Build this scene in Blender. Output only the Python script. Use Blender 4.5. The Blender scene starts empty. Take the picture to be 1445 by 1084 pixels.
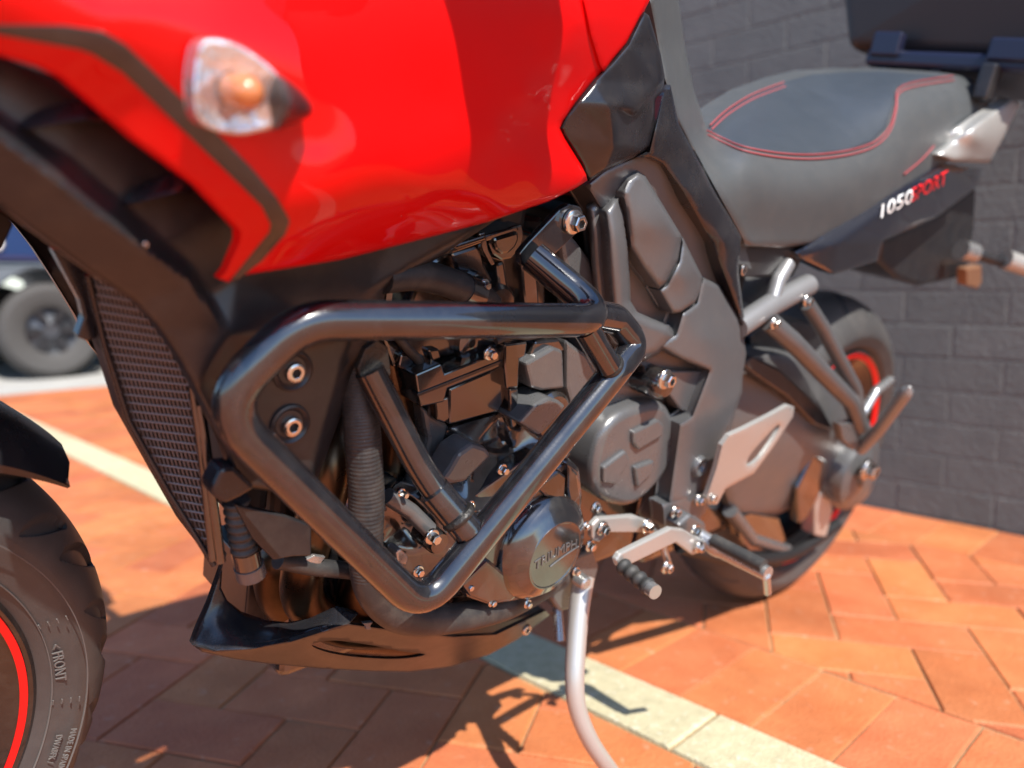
import bpy, bmesh, math, random
import numpy as np
from mathutils import Vector, Matrix
from mathutils.geometry import delaunay_2d_cdt

random.seed(7)
scene = bpy.context.scene
col = scene.collection
rad = math.radians

# ------------------------------------------------------------------ camera, sky, sun, exposure
# world frame: X runs along the motorcycle towards its tail, Y to its right, Z up, origin under the front axle
CAM_R = np.array([[0.7202688, -0.6936194, -0.0102426],      # camera right
                  [-0.0951424, -0.0841506, -0.9919005],     # camera down
                  [0.6871396, 0.7154095, -0.1266036]])      # camera forward
CAM_C = np.array([0.08122, -0.80835, 0.63338])
CAM_F, CX, CY = 1112.92, 722.5, 542.0
LEAN = 0.24080
STEER = 0.2545

cd = bpy.data.cameras.new('camera')
cam = bpy.data.objects.new('camera', cd)
col.objects.link(cam)
cd.sensor_width = 36.0
cd.lens = CAM_F / 1445.0 * 36.0
cd.clip_start = 0.02
cd.clip_end = 2000
m = Matrix.Identity(4)
for i in range(3):
    m[i][0] = CAM_R[0][i]; m[i][1] = -CAM_R[1][i]; m[i][2] = -CAM_R[2][i]; m[i][3] = CAM_C[i]
cam.matrix_world = m
cd.dof.use_dof = True
cd.dof.focus_distance = 0.69
cd.dof.aperture_fstop = 3.1
scene.camera = cam

SUN_T = Vector((0.20, 0.84, -1.0)).normalized()          # direction the light travels
elev = math.asin(-SUN_T.z)
az = math.atan2(-SUN_T.x, -SUN_T.y)
world = bpy.data.worlds.new('World')
scene.world = world
world.use_nodes = True
wn = world.node_tree.nodes
sky = wn.new('ShaderNodeTexSky')
sky.sky_type = 'NISHITA'
sky.sun_disc = False
sky.sun_elevation = elev
sky.sun_rotation = az
sky.air_density = 1.0
sky.dust_density = 0.5
sky.ozone_density = 6.0
world.node_tree.links.new(sky.outputs[0], wn['Background'].inputs[0])
wn['Background'].inputs[1].default_value = 0.15
sl = bpy.data.lights.new('sun', 'SUN')
sl.energy = 4.9
sl.angle = rad(0.53)
sl.color = (1.0, 0.95, 0.87)
sun = bpy.data.objects.new('sun', sl)
sun.rotation_euler = SUN_T.to_track_quat('-Z', 'Y').to_euler()
sun.location = (-2, -4, 6)
col.objects.link(sun)
scene.view_settings.view_transform = 'Standard'
scene.view_settings.look = 'None'
scene.view_settings.gamma = 1.0
scene.view_settings.use_curve_mapping = False
scene.view_settings.exposure = 0.82
try:
    scene.cycles.max_bounces = 8
    scene.cycles.transparent_max_bounces = 8
except Exception:
    pass

# ------------------------------------------------------------------ pixel -> place
cl, sn = math.cos(LEAN), math.sin(LEAN)
LM = np.array([[1, 0, 0], [0, cl, -sn], [0, sn, cl]])     # leaned bike frame -> world
CB = LM.T @ CAM_C

def ray(x, y):
    return LM.T @ (CAM_R.T @ np.array([(x - CX) / CAM_F, (y - CY) / CAM_F, 1.0]))

def B(x, y, yb):
    """photo pixel -> point in the bike frame at lateral distance yb from the bike's mid plane"""
    d = ray(x, y)
    return CB + d * ((yb - CB[1]) / d[1])

def BX(x, y, xb):
    d = ray(x, y)
    return CB + d * ((xb - CB[0]) / d[0])

def ppm(b):
    return CAM_F / float(CAM_R[2] @ (LM @ np.asarray(b) - CAM_C))

# ------------------------------------------------------------------ materials
MATS = {}

def mat(name, base, rough=0.5, metal=0.0, coat=0.0, coat_rough=0.03, spec=0.5, noise=0.0, nscale=60.0,
        bump=0.0, bscale=300.0, rvar=0.0, dust=0.0, dustcol=(0.45, 0.38, 0.3), dscale=35.0, trans=0.0, emit=None, ior=None, coat_ior=1.5):
    m = bpy.data.materials.new(name)
    m.use_nodes = True
    nt = m.node_tree
    p = nt.nodes['Principled BSDF']
    p.inputs['Base Color'].default_value = (*base, 1)
    p.inputs['Roughness'].default_value = rough
    p.inputs['Metallic'].default_value = metal
    p.inputs['Coat Weight'].default_value = coat
    p.inputs['Coat Roughness'].default_value = coat_rough
    p.inputs['Coat IOR'].default_value = coat_ior
    p.inputs['Specular IOR Level'].default_value = spec
    p.inputs['Transmission Weight'].default_value = trans
    if ior:
        p.inputs['IOR'].default_value = ior
    if emit:
        p.inputs['Emission Color'].default_value = (*emit, 1)
        p.inputs['Emission Strength'].default_value = 1.0
    tc = nt.nodes.new('ShaderNodeTexCoord')
    src = None
    if noise:
        n = nt.nodes.new('ShaderNodeTexNoise'); n.inputs['Scale'].default_value = nscale
        n.inputs['Detail'].default_value = 6
        nt.links.new(tc.outputs['Object'], n.inputs['Vector'])
        r = nt.nodes.new('ShaderNodeMapRange')
        r.inputs[1].default_value = 0.25; r.inputs[2].default_value = 0.75
        r.inputs[3].default_value = 1 - noise; r.inputs[4].default_value = 1 + noise
        nt.links.new(n.outputs['Fac'], r.inputs[0])
        mx = nt.nodes.new('ShaderNodeMix'); mx.data_type = 'RGBA'; mx.blend_type = 'MULTIPLY'
        mx.inputs['Factor'].default_value = 1.0
        mx.inputs['A'].default_value = (*base, 1)
        cr = nt.nodes.new('ShaderNodeCombineColor')
        for k in range(3):
            nt.links.new(r.outputs[0], cr.inputs[k])
        nt.links.new(cr.outputs[0], mx.inputs['B'])
        src = mx.outputs['Result']
        nt.links.new(src, p.inputs['Base Color'])
    if rvar:
        n = nt.nodes.new('ShaderNodeTexNoise'); n.inputs['Scale'].default_value = 22
        n.inputs['Detail'].default_value = 8; n.inputs['Roughness'].default_value = 0.7
        nt.links.new(tc.outputs['Object'], n.inputs['Vector'])
        r = nt.nodes.new('ShaderNodeMapRange')
        r.inputs[1].default_value = 0.3; r.inputs[2].default_value = 0.7
        r.inputs[3].default_value = max(0.02, rough - rvar); r.inputs[4].default_value = rough + rvar
        nt.links.new(n.outputs['Fac'], r.inputs[0])
        nt.links.new(r.outputs[0], p.inputs['Roughness'])
    if dust:
        n = nt.nodes.new('ShaderNodeTexNoise'); n.inputs['Scale'].default_value = dscale
        n.inputs['Detail'].default_value = 10; n.inputs['Roughness'].default_value = 0.75
        nt.links.new(tc.outputs['Object'], n.inputs['Vector'])
        r = nt.nodes.new('ShaderNodeMapRange')
        r.inputs[1].default_value = 0.45; r.inputs[2].default_value = 0.8
        r.inputs[3].default_value = 0.0; r.inputs[4].default_value = dust
        nt.links.new(n.outputs['Fac'], r.inputs[0])
        # tiny specks of dust
        v = nt.nodes.new('ShaderNodeTexVoronoi'); v.inputs['Scale'].default_value = 150
        nt.links.new(tc.outputs['Object'], v.inputs['Vector'])
        r2 = nt.nodes.new('ShaderNodeMapRange')
        r2.inputs[1].default_value = 0.05; r2.inputs[2].default_value = 0.09
        r2.inputs[3].default_value = min(1.0, dust * 2.2); r2.inputs[4].default_value = 0.0
        nt.links.new(v.outputs['Distance'], r2.inputs[0])
        n3 = nt.nodes.new('ShaderNodeTexNoise'); n3.inputs['Scale'].default_value = 14
        nt.links.new(tc.outputs['Object'], n3.inputs['Vector'])
        r3 = nt.nodes.new('ShaderNodeMapRange'); r3.inputs[1].default_value = 0.5; r3.inputs[2].default_value = 0.65
        nt.links.new(n3.outputs['Fac'], r3.inputs[0])
        mm = nt.nodes.new('ShaderNodeMath'); mm.operation = 'MULTIPLY'
        nt.links.new(r2.outputs[0], mm.inputs[0]); nt.links.new(r3.outputs[0], mm.inputs[1])
        ad = nt.nodes.new('ShaderNodeMath'); ad.operation = 'MAXIMUM'
        nt.links.new(r.outputs[0], ad.inputs[0]); nt.links.new(mm.outputs[0], ad.inputs[1])
        mx = nt.nodes.new('ShaderNodeMix'); mx.data_type = 'RGBA'
        nt.links.new(ad.outputs[0], mx.inputs['Factor'])
        if src: nt.links.new(src, mx.inputs['A'])
        else: mx.inputs['A'].default_value = (*base, 1)
        mx.inputs['B'].default_value = (*dustcol, 1)
        nt.links.new(mx.outputs['Result'], p.inputs['Base Color'])
    if bump:
        n = nt.nodes.new('ShaderNodeTexNoise'); n.inputs['Scale'].default_value = bscale
        n.inputs['Detail'].default_value = 4
        nt.links.new(tc.outputs['Object'], n.inputs['Vector'])
        b = nt.nodes.new('ShaderNodeBump'); b.inputs['Strength'].default_value = bump
        b.inputs['Distance'].default_value = 0.002
        nt.links.new(n.outputs['Fac'], b.inputs['Height'])
        nt.links.new(b.outputs[0], p.inputs['Normal'])
    MATS[name] = m
    return m

mat('red_paint', (0.56, 0.0004, 0.0008), 0.6, spec=0.06, coat=0.5, coat_rough=0.012, bump=0.01, bscale=40)
mat('decal_black', (0.012, 0.012, 0.014), 0.3, coat=0.8, coat_rough=0.08, dust=0.05)
mat('black_plastic', (0.015, 0.015, 0.017), 0.34, spec=0.55, bump=0.05, bscale=900, rvar=0.05, dust=0.05)
mat('satin_black', (0.013, 0.013, 0.016), 0.25, spec=0.6, bump=0.03, bscale=500, rvar=0.08, dust=0.04)
mat('bar_gloss', (0.007, 0.007, 0.009), 0.24, spec=0.5, coat=1.0, coat_rough=0.035, coat_ior=1.65, bump=0.035, bscale=420, rvar=0.08, dust=0.06, dustcol=(0.25, 0.24, 0.23), dscale=60)
mat('engine_black', (0.008, 0.008, 0.009), 0.20, spec=0.8, coat=0.9, coat_rough=0.08, coat_ior=1.75, bump=0.03, bscale=420, rvar=0.1, dust=0.09, dscale=28)
mat('engine_grey', (0.13, 0.132, 0.135), 0.30, metal=0.45, bump=0.08, bscale=420, rvar=0.08, dust=0.12, dscale=28)
mat('frame_grey', (0.135, 0.136, 0.14), 0.36, metal=0.5, bump=0.07, bscale=500, rvar=0.07, dust=0.06)
mat('deep_black', (0.006, 0.006, 0.007), 0.6)
mat('steel', (0.62, 0.60, 0.57), 0.22, metal=1.0, rvar=0.08)
mat('alloy', (0.45, 0.45, 0.445), 0.28, metal=0.8, bump=0.04, bscale=300, rvar=0.08, dust=0.06)
mat('pale_alloy', (0.44, 0.43, 0.405), 0.34, metal=0.5, rvar=0.08, dust=0.08)
mat('rubber', (0.024, 0.024, 0.024), 0.62, bump=0.08, bscale=600, dust=0.12)
mat('hose', (0.02, 0.02, 0.021), 0.5, bump=0.1, bscale=500, dust=0.12)
mat('tyre', (0.046, 0.045, 0.045), 0.5, bump=0.12, bscale=700, rvar=0.08, dust=0.22, dustcol=(0.16, 0.14, 0.12), dscale=22)
mat('rim_black', (0.008, 0.008, 0.009), 0.22, coat=0.6, dust=0.06)
mat('stripe_red', (0.75, 0.004, 0.006), 0.35)
mat('vinyl', (0.064, 0.069, 0.071), 0.33, spec=0.8, bump=0.12, bscale=800, rvar=0.05, dust=0.05)
mat('vinyl_dark', (0.038, 0.047, 0.058), 0.33, spec=0.8, bump=0.12, bscale=800, rvar=0.05)
mat('piping_red', (0.30, 0.055, 0.06), 0.6)
mat('tail_gloss', (0.010, 0.012, 0.02), 0.16, coat=1.0, coat_rough=0.04)
mat('bronze', (0.09, 0.055, 0.03), 0.34, metal=0.9, noise=0.5, nscale=25, rvar=0.12)
mat('white_print', (0.8, 0.8, 0.78), 0.4)
mat('lens_clear', (0.5, 0.5, 0.5), 0.04, coat=0.6)
mat('dull_alloy', (0.26, 0.26, 0.262), 0.36, metal=0.5, rvar=0.06)
MATS['lens_clear'].node_tree.nodes['Principled BSDF'].inputs['Alpha'].default_value = 0.05
mat('bulb_amber', (0.55, 0.15, 0.015), 0.15, coat=1.0)
mat('reflector', (0.62, 0.62, 0.64), 0.16, metal=0.85, bump=0.9, bscale=160)
mat('lens_amber', (0.20, 0.10, 0.055), 0.4)
mat('case_black', (0.014, 0.013, 0.014), 0.45, bump=0.1, bscale=500)
mat('case_base', (0.012, 0.015, 0.036), 0.3)
mat('grille_metal', (0.19, 0.165, 0.155), 0.4, metal=0.2)
mat('car_blue', (0.010, 0.030, 0.10), 0.3, coat=1.0)
mat('car_grey', (0.10, 0.12, 0.14), 0.5)
mat('car_dark', (0.01, 0.01, 0.012), 0.5)
mat('glass_dark', (0.02, 0.025, 0.03), 0.05, coat=1.0)
mat('lamp_white', (0.85, 0.85, 0.85), 0.1, coat=1.0)
mat('weld', (0.03, 0.028, 0.026), 0.4, metal=0.4, bump=0.8, bscale=250)

def surface_mat(name, c1, c2, scale, rough, bump, bscale, spots=None, island=0.0, spec=0.25, stain=0.0):
    """mineral surface: two-tone noise, per-piece tint, grain bump"""
    m = bpy.data.materials.new(name); m.use_nodes = True
    nt = m.node_tree; N = nt.nodes; L = nt.links
    p = N['Principled BSDF']; p.inputs['Roughness'].default_value = rough
    p.inputs['Specular IOR Level'].default_value = spec
    g = N.new('ShaderNodeNewGeometry')
    oi = N.new('ShaderNodeObjectInfo')
    ad = N.new('ShaderNodeMath'); ad.operation = 'ADD'
    L.new(g.outputs['Random Per Island'], ad.inputs[0]); L.new(oi.outputs['Random'], ad.inputs[1])
    fr = N.new('ShaderNodeMath'); fr.operation = 'FRACT'; L.new(ad.outputs[0], fr.inputs[0])
    n = N.new('ShaderNodeTexNoise'); n.inputs['Scale'].default_value = scale; n.inputs['Detail'].default_value = 8
    n.inputs['Roughness'].default_value = 0.65
    L.new(g.outputs['Position'], n.inputs['Vector'])
    mx = N.new('ShaderNodeMix'); mx.data_type = 'RGBA'
    mr = N.new('ShaderNodeMapRange'); mr.inputs[1].default_value = 0.3; mr.inputs[2].default_value = 0.7
    L.new(n.outputs['Fac'], mr.inputs[0]); L.new(mr.outputs[0], mx.inputs['Factor'])
    mx.inputs['A'].default_value = (*c1, 1); mx.inputs['B'].default_value = (*c2, 1)
    hs = N.new('ShaderNodeHueSaturation')
    v = N.new('ShaderNodeMapRange'); v.inputs[3].default_value = 1 - island; v.inputs[4].default_value = 1 + island
    L.new(fr.outputs[0], v.inputs[0]); L.new(v.outputs[0], hs.inputs['Value'])
    hh = N.new('ShaderNodeMath'); hh.operation = 'MULTIPLY'; hh.inputs[1].default_value = 7.31
    L.new(fr.outputs[0], hh.inputs[0])
    h2 = N.new('ShaderNodeMath'); h2.operation = 'FRACT'; L.new(hh.outputs[0], h2.inputs[0])
    h3 = N.new('ShaderNodeMapRange'); h3.inputs[3].default_value = 0.5 - island * 0.05; h3.inputs[4].default_value = 0.5 + island * 0.05
    L.new(h2.outputs[0], h3.inputs[0]); L.new(h3.outputs[0], hs.inputs['Hue'])
    L.new(mx.outputs['Result'], hs.inputs['Color'])
    out = hs.outputs['Color']
    if spots:
        n2 = N.new('ShaderNodeTexNoise'); n2.inputs['Scale'].default_value = spots[1]; n2.inputs['Detail'].default_value = 5
        L.new(g.outputs['Position'], n2.inputs['Vector'])
        r2 = N.new('ShaderNodeMapRange'); r2.inputs[1].default_value = spots[2]; r2.inputs[2].default_value = spots[2] + 0.12
        r2.inputs[4].default_value = spots[3]
        L.new(n2.outputs['Fac'], r2.inputs[0])
        m2 = N.new('ShaderNodeMix'); m2.data_type = 'RGBA'
        L.new(r2.outputs[0], m2.inputs['Factor']); L.new(out, m2.inputs['A']); m2.inputs['B'].default_value = (*spots[0], 1)
        out = m2.outputs['Result']
    if stain:
        n4 = N.new('ShaderNodeTexNoise'); n4.inputs['Scale'].default_value = 3.2; n4.inputs['Detail'].default_value = 9; n4.inputs['Roughness'].default_value = 0.7
        L.new(g.outputs['Position'], n4.inputs['Vector'])
        r4 = N.new('ShaderNodeMapRange'); r4.inputs[1].default_value = 0.3; r4.inputs[2].default_value = 0.7
        r4.inputs[3].default_value = 1 - stain; r4.inputs[4].default_value = 1 + stain * 0.5
        L.new(n4.outputs['Fac'], r4.inputs[0])
        h4 = N.new('ShaderNodeHueSaturation'); L.new(out, h4.inputs['Color']); L.new(r4.outputs[0], h4.inputs['Value'])
        out = h4.outputs['Color']
    L.new(out, p.inputs['Base Color'])
    nb = N.new('ShaderNodeTexNoise'); nb.inputs['Scale'].default_value = bscale; nb.inputs['Detail'].default_value = 6
    L.new(g.outputs['Position'], nb.inputs['Vector'])
    b = N.new('ShaderNodeBump'); b.inputs['Strength'].default_value = bump; b.inputs['Distance'].default_value = 0.004
    L.new(nb.outputs['Fac'], b.inputs['Height']); L.new(b.outputs[0], p.inputs['Normal'])
    MATS[name] = m
    return m

surface_mat('paver', (0.45, 0.127, 0.044), (0.54, 0.180, 0.070), 9, 0.62, 0.5, 160, ((0.64, 0.42, 0.29), 38, 0.62, 0.3), 0.12, spec=0.35, stain=0.3)
surface_mat('joint_sand', (0.46, 0.30, 0.15), (0.20, 0.12, 0.065), 14, 0.95, 0.7, 300)
surface_mat('stone', (0.54, 0.48, 0.31), (0.40, 0.36, 0.23), 42, 0.85, 0.6, 220, ((0.56, 0.52, 0.40), 70, 0.58, 0.8), 0.06)
surface_mat('wall_paint', (0.095, 0.100, 0.099), (0.12, 0.124, 0.12), 11, 0.6, 0.7, 90, ((0.15, 0.15, 0.145), 26, 0.64, 0.5), 0.06)
surface_mat('wall_mortar', (0.10, 0.104, 0.102), (0.125, 0.125, 0.121), 30, 0.8, 0.9, 160)
surface_mat('concrete', (0.42, 0.41, 0.38), (0.34, 0.33, 0.31), 6, 0.85, 0.4, 90)
surface_mat('earth', (0.40, 0.15, 0.07), (0.48, 0.20, 0.10), 5, 0.85, 0.5, 60)

# ------------------------------------------------------------------ mesh helpers
def new_obj(name, me, material, parent=None, smooth=35):
    o = bpy.data.objects.new(name, me)
    col.objects.link(o)
    if material:
        me.materials.append(MATS[material])
    if parent is not None:
        o.parent = parent
    if smooth:
        for p in me.polygons:
            p.use_smooth = True
        me.set_sharp_from_angle(angle=rad(smooth))
    return o

def from_py(name, v, f, material, parent=None, smooth=35):
    me = bpy.data.meshes.new(name)
    me.from_pydata([tuple(map(float, q)) for q in v], [], f)
    me.update()
    bm = bmesh.new(); bm.from_mesh(me)
    bmesh.ops.recalc_face_normals(bm, faces=bm.faces)
    bm.to_mesh(me); bm.free()
    return new_obj(name, me, material, parent, smooth)

def empty(name, parent=None):
    o = bpy.data.objects.new(name, None)
    col.objects.link(o)
    o.empty_display_size = 0.1
    if parent is not None:
        o.parent = parent
    return o

def tag(o, label=None, cat=None, group=None, kind=None):
    if label: o['label'] = label
    if cat: o['category'] = cat
    if group: o['group'] = group
    if kind: o['kind'] = kind
    return o

def catmull(pts, closed=True, n=6):
    P = np.array(pts, float); out = []
    k = len(P)
    rng = range(k if closed else k - 1)
    for i in rng:
        if closed:
            a, b, c, d = P[i - 1], P[i], P[(i + 1) % k], P[(i + 2) % k]
        else:
            a, b, c, d = P[max(i - 1, 0)], P[i], P[i + 1], P[min(i + 2, k - 1)]
        for t in np.linspace(0, 1, n, endpoint=False):
            out.append(0.5 * ((2 * b) + (c - a) * t + (2 * a - 5 * b + 4 * c - d) * t * t + (3 * b - a - 3 * c + d) * t ** 3))
    if not closed:
        out.append(P[-1])
    return np.array(out)

def resample(P, step, closed=True):
    P = np.array(P, float)
    out = []
    k = len(P)
    for i in range(k if closed else k - 1):
        a, b = P[i], P[(i + 1) % k]
        n = max(1, int(round(np.linalg.norm(b[:2] - a[:2]) / step)))
        for j in range(n):
            out.append(a + (b - a) * j / n)
    if not closed:
        out.append(P[-1])
    return np.array(out)

def inside(P, poly):
    x, y = P[:, 0], P[:, 1]
    res = np.zeros(len(P), bool)
    k = len(poly)
    for i in range(k):
        x1, y1 = poly[i]; x2, y2 = poly[(i + 1) % k]
        if y1 == y2: continue
        c = ((y1 > y) != (y2 > y)) & (x < (x2 - x1) * (y - y1) / (y2 - y1) + x1)
        res ^= c
    return res

def edge_dist(P, poly):
    A = poly; Bq = np.roll(poly, -1, axis=0)
    d = np.full(len(P), 1e9)
    for a, b in zip(A, Bq):
        ab = b - a; L2 = max(ab @ ab, 1e-9)
        t = np.clip(((P - a) @ ab) / L2, 0, 1)
        q = a + t[:, None] * ab
        d = np.minimum(d, np.hypot(*(P - q).T))
    return d

def tps(ctrl):
    c = np.array(ctrl, float); xy = c[:, :2] / 100.0; z = c[:, 2]; n = len(c)
    def U(r2):
        return np.where(r2 > 1e-12, 0.5 * r2 * np.log(np.maximum(r2, 1e-12)), 0.0)
    D = ((xy[:, None] - xy[None]) ** 2).sum(2)
    K = U(D) + np.eye(n) * 1e-3
    Pm = np.c_[np.ones(n), xy]
    A = np.zeros((n + 3, n + 3)); A[:n, :n] = K; A[:n, n:] = Pm; A[n:, :n] = Pm.T
    w = np.linalg.solve(A, np.r_[z, 0, 0, 0])
    def f(P):
        Q = np.atleast_2d(P)[:, :2] / 100.0
        D = ((Q[:, None] - xy[None]) ** 2).sum(2)
        return U(D) @ w[:n] + np.c_[np.ones(len(Q)), Q] @ w[n:]
    return f

def lin(ctrl, edges=(), blur=3.0):
    """creased relief: triangulated control points, slightly rounded creases"""
    c = np.array(ctrl, float)
    vs, es, fs, ov, oe, of = delaunay_2d_cdt([Vector((a[0], a[1])) for a in c], list(edges), [], 0, 1e-4)
    V = np.array([[v.x, v.y] for v in vs])
    Z = np.array([c[o[0], 2] if len(o) else 0 for o in ov])
    tris = []
    for f in fs:
        for k in range(1, len(f) - 1):
            tris.append((f[0], f[k], f[k + 1]))
    def one(P):
        out = np.full(len(P), np.nan)
        best = np.full(len(P), -1e9)
        for a, b, d in tris:
            A, Bv, D = V[a], V[b], V[d]
            det = (Bv[1] - D[1]) * (A[0] - D[0]) + (D[0] - Bv[0]) * (A[1] - D[1])
            if abs(det) < 1e-9: continue
            l1 = ((Bv[1] - D[1]) * (P[:, 0] - D[0]) + (D[0] - Bv[0]) * (P[:, 1] - D[1])) / det
            l2 = ((D[1] - A[1]) * (P[:, 0] - D[0]) + (A[0] - D[0]) * (P[:, 1] - D[1])) / det
            l3 = 1 - l1 - l2
            mn = np.minimum(np.minimum(l1, l2), l3)
            zz = l1 * Z[a] + l2 * Z[b] + l3 * Z[d]
            sel = (mn > best) & (best < -1e-6)
            out[sel] = zz[sel]; best[sel] = mn[sel]
        return out
    def f(P):
        P = np.atleast_2d(P)[:, :2]
        if blur <= 0: return one(P)
        s = one(P) * 2
        for dx, dy in ((1, 0), (-1, 0), (0, 1), (0, -1), (.7, .7), (-.7, .7), (.7, -.7), (-.7, -.7)):
            s += one(P + np.array([dx, dy]) * blur)
        return s / 10
    return f

def relief(name, outline, depth, material, parent, thick=0.006, step=8, smooth_outline=False, rnd=(5, 0.003), offset=0.0,
           holes=(), ang=40, inset=0.0, plane='y'):
    """solid panel whose outer face follows depth(px,py); its rim is rolled over and it has real thickness"""
    ol = np.array(outline, float)
    if smooth_outline: ol = catmull(ol, True, 5)
    ol = resample(ol, step)
    hs = [resample(catmull(h, True, 4), step) for h in holes]
    x0, y0 = ol.min(0); x1, y1 = ol.max(0)
    gx, gy = np.meshgrid(np.arange(x0, x1, step), np.arange(y0, y1, step * 0.87))
    gx[::2] += step / 2
    G = np.c_[gx.ravel(), gy.ravel()]
    G = G[inside(G, ol)]
    G = G[edge_dist(G, ol) > step * 0.45]
    if rnd and rnd[0] > 0 and rnd[0] < step * 2.5:
        # an extra ring close to the rim keeps the rolled edge crisp
        nx = np.roll(ol, -1, 0) - np.roll(ol, 1, 0)
        nn = np.c_[-nx[:, 1], nx[:, 0]] / np.maximum(np.linalg.norm(nx, axis=1), 1e-6)[:, None]
        ring = []
        for k in (0.35, 0.8):
            for s in (1, -1):
                q = ol + nn * s * rnd[0] * k
                q = q[inside(q, ol)]
                q = q[edge_dist(q, ol) > rnd[0] * k * 0.9]
                ring.append(q)
        G = G[edge_dist(G, ol) > rnd[0] * 1.1] if len(G) else G
        G = np.vstack([G] + ring)
    for h in hs:
        G = G[~inside(G, h)]
        G = G[edge_dist(G, h) > step * 0.4]
    pts = [ol] + hs + [G]
    allp = np.vstack(pts)
    edges = []; base = 0
    for loop in [ol] + hs:
        n = len(loop)
        edges += [(base + i, base + (i + 1) % n) for i in range(n)]
        base += n
    vs, es, fs, ov, oe, of = delaunay_2d_cdt([Vector((a[0], a[1])) for a in allp], edges, [], 1 if not hs else 0, 1e-5)
    V = np.array([[v.x, v.y] for v in vs])
    F = [tuple(f) for f in fs]
    cen = np.array([V[list(f)].mean(0) for f in F])
    ok = inside(cen, ol)
    for h in hs: ok &= ~inside(cen, h)
    F = [f for f, k in zip(F, ok) if k]
    d = depth(V) + offset if callable(depth) else np.full(len(V), depth) + offset
    if rnd and rnd[0] > 0:
        e = edge_dist(V, ol)
        for h in hs: e = np.minimum(e, edge_dist(V, h))
        t = np.clip(1 - e / rnd[0], 0, 1)
        d = d + rnd[1] * (1 - np.sqrt(np.maximum(0, 1 - t * t)))
    fn = B if plane == 'y' else BX
    front = [fn(a, b, c) for (a, b), c in zip(V, d)]
    if plane == 'y':
        back = [q + np.array([0, thick, 0]) for q in front]
    else:
        back = [q + np.array([thick, 0, 0]) for q in front]
    n = len(V)
    from collections import Counter
    cnt = Counter()
    for f in F:
        for i in range(len(f)):
            a, b = f[i], f[(i + 1) % len(f)]
            cnt[(min(a, b), max(a, b))] += 1
    faces = list(F) + [tuple(n + i for i in reversed(f)) for f in F]
    for f in F:
        for i in range(len(f)):
            a, b = f[i], f[(i + 1) % len(f)]
            if cnt[(min(a, b), max(a, b))] == 1:
                faces.append((a, a + n, b + n, b))
    used = set(i for f in faces for i in f)
    remap = {}; verts = []
    allv = front + back
    for i in sorted(used):
        remap[i] = len(verts); verts.append(allv[i])
    faces = [tuple(remap[i] for i in f) for f in faces]
    return from_py(name, verts, faces, material, parent, ang)

def prism(name, outline, y, depth, material, parent, bevel=0.0015, segs=2, taper=0.0, smooth_outline=False, ang=35):
    """flat-faced casting: photo outline on the plane y, extruded inwards"""
    ol = np.array([p[:2] for p in outline], float)
    if smooth_outline:
        ol = catmull(ol, True, 4)
        ys = np.full(len(ol), y)
    else:
        ys = [p[2] if len(p) > 2 else y for p in outline]
    fr = [B(a, b, c) for (a, b), c in zip(ol, ys)]
    c = np.mean(fr, axis=0)
    bk = []
    for q in fr:
        r = q + np.array([0, depth, 0])
        r[0] += (q[0] - c[0]) * taper; r[2] += (q[2] - c[2]) * taper
        bk.append(r)
    n = len(fr)
    faces = [tuple(range(n)), tuple(range(2 * n - 1, n - 1, -1))]
    for i in range(n):
        j = (i + 1) % n
        faces.append((i, i + n, j + n, j))
    o = from_py(name, fr + bk, faces, material, parent, 0)
    if bevel:
        md = o.modifiers.new('bevel', 'BEVEL'); md.width = bevel; md.segments = segs; md.limit_method = 'ANGLE'
        md.angle_limit = rad(25); md.harden_normals = False
    for p in o.data.polygons: p.use_smooth = False
    if smooth_outline:
        for p in o.data.polygons: p.use_smooth = True
        o.data.set_sharp_from_angle(angle=rad(ang))
    return o

def fillet_path(pts, rads, n=10):
    P = [np.array(p, float) for p in pts]
    out = [P[0]]
    for i in range(1, len(P) - 1):
        a, b, c = P[i - 1], P[i], P[i + 1]
        u = (a - b); v = (c - b); lu = np.linalg.norm(u); lv = np.linalg.norm(v); u /= lu; v /= lv
        r = rads if np.isscalar(rads) else rads[i - 1]
        ang = math.acos(np.clip(u @ v, -1, 1))
        if r <= 0 or ang > math.pi - 0.03:
            out.append(b); continue
        t = min(r / math.tan(ang / 2), lu * 0.48, lv * 0.48)
        p1, p2 = b + u * t, b + v * t
        for k in range(n + 1):
            s = k / n
            out.append((1 - s) ** 2 * p1 + 2 * s * (1 - s) * b + s * s * p2)
    out.append(P[-1])
    return np.array(out)

def sweep(name, path, r, material, parent, segs=20, cap=True, rfun=None, ang=50):
    P = np.array(path, float); n = len(P)
    T = np.gradient(P, axis=0); T /= np.linalg.norm(T, axis=1)[:, None]
    up = np.array([0, 0, 1.0]) if abs(T[0][2]) < 0.9 else np.array([1.0, 0, 0])
    N = np.cross(T[0], up); N /= np.linalg.norm(N)
    verts = []; 
    for i in range(n):
        N = N - T[i] * (N @ T[i]); N /= np.linalg.norm(N)
        Bn = np.cross(T[i], N)
        rr = r if rfun is None else rfun(i / (n - 1))
        for k in range(segs):
            a = 2 * math.pi * k / segs
            verts.append(P[i] + rr * (math.cos(a) * N + math.sin(a) * Bn))
    faces = []
    for i in range(n - 1):
        for k in range(segs):
            k2 = (k + 1) % segs
            faces.append((i * segs + k, i * segs + k2, (i + 1) * segs + k2, (i + 1) * segs + k))
    if cap:
        faces.append(tuple(range(segs - 1, -1, -1)))
        faces.append(tuple(range((n - 1) * segs, n * segs)))
    return from_py(name, verts, faces, material, parent, ang)

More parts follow.
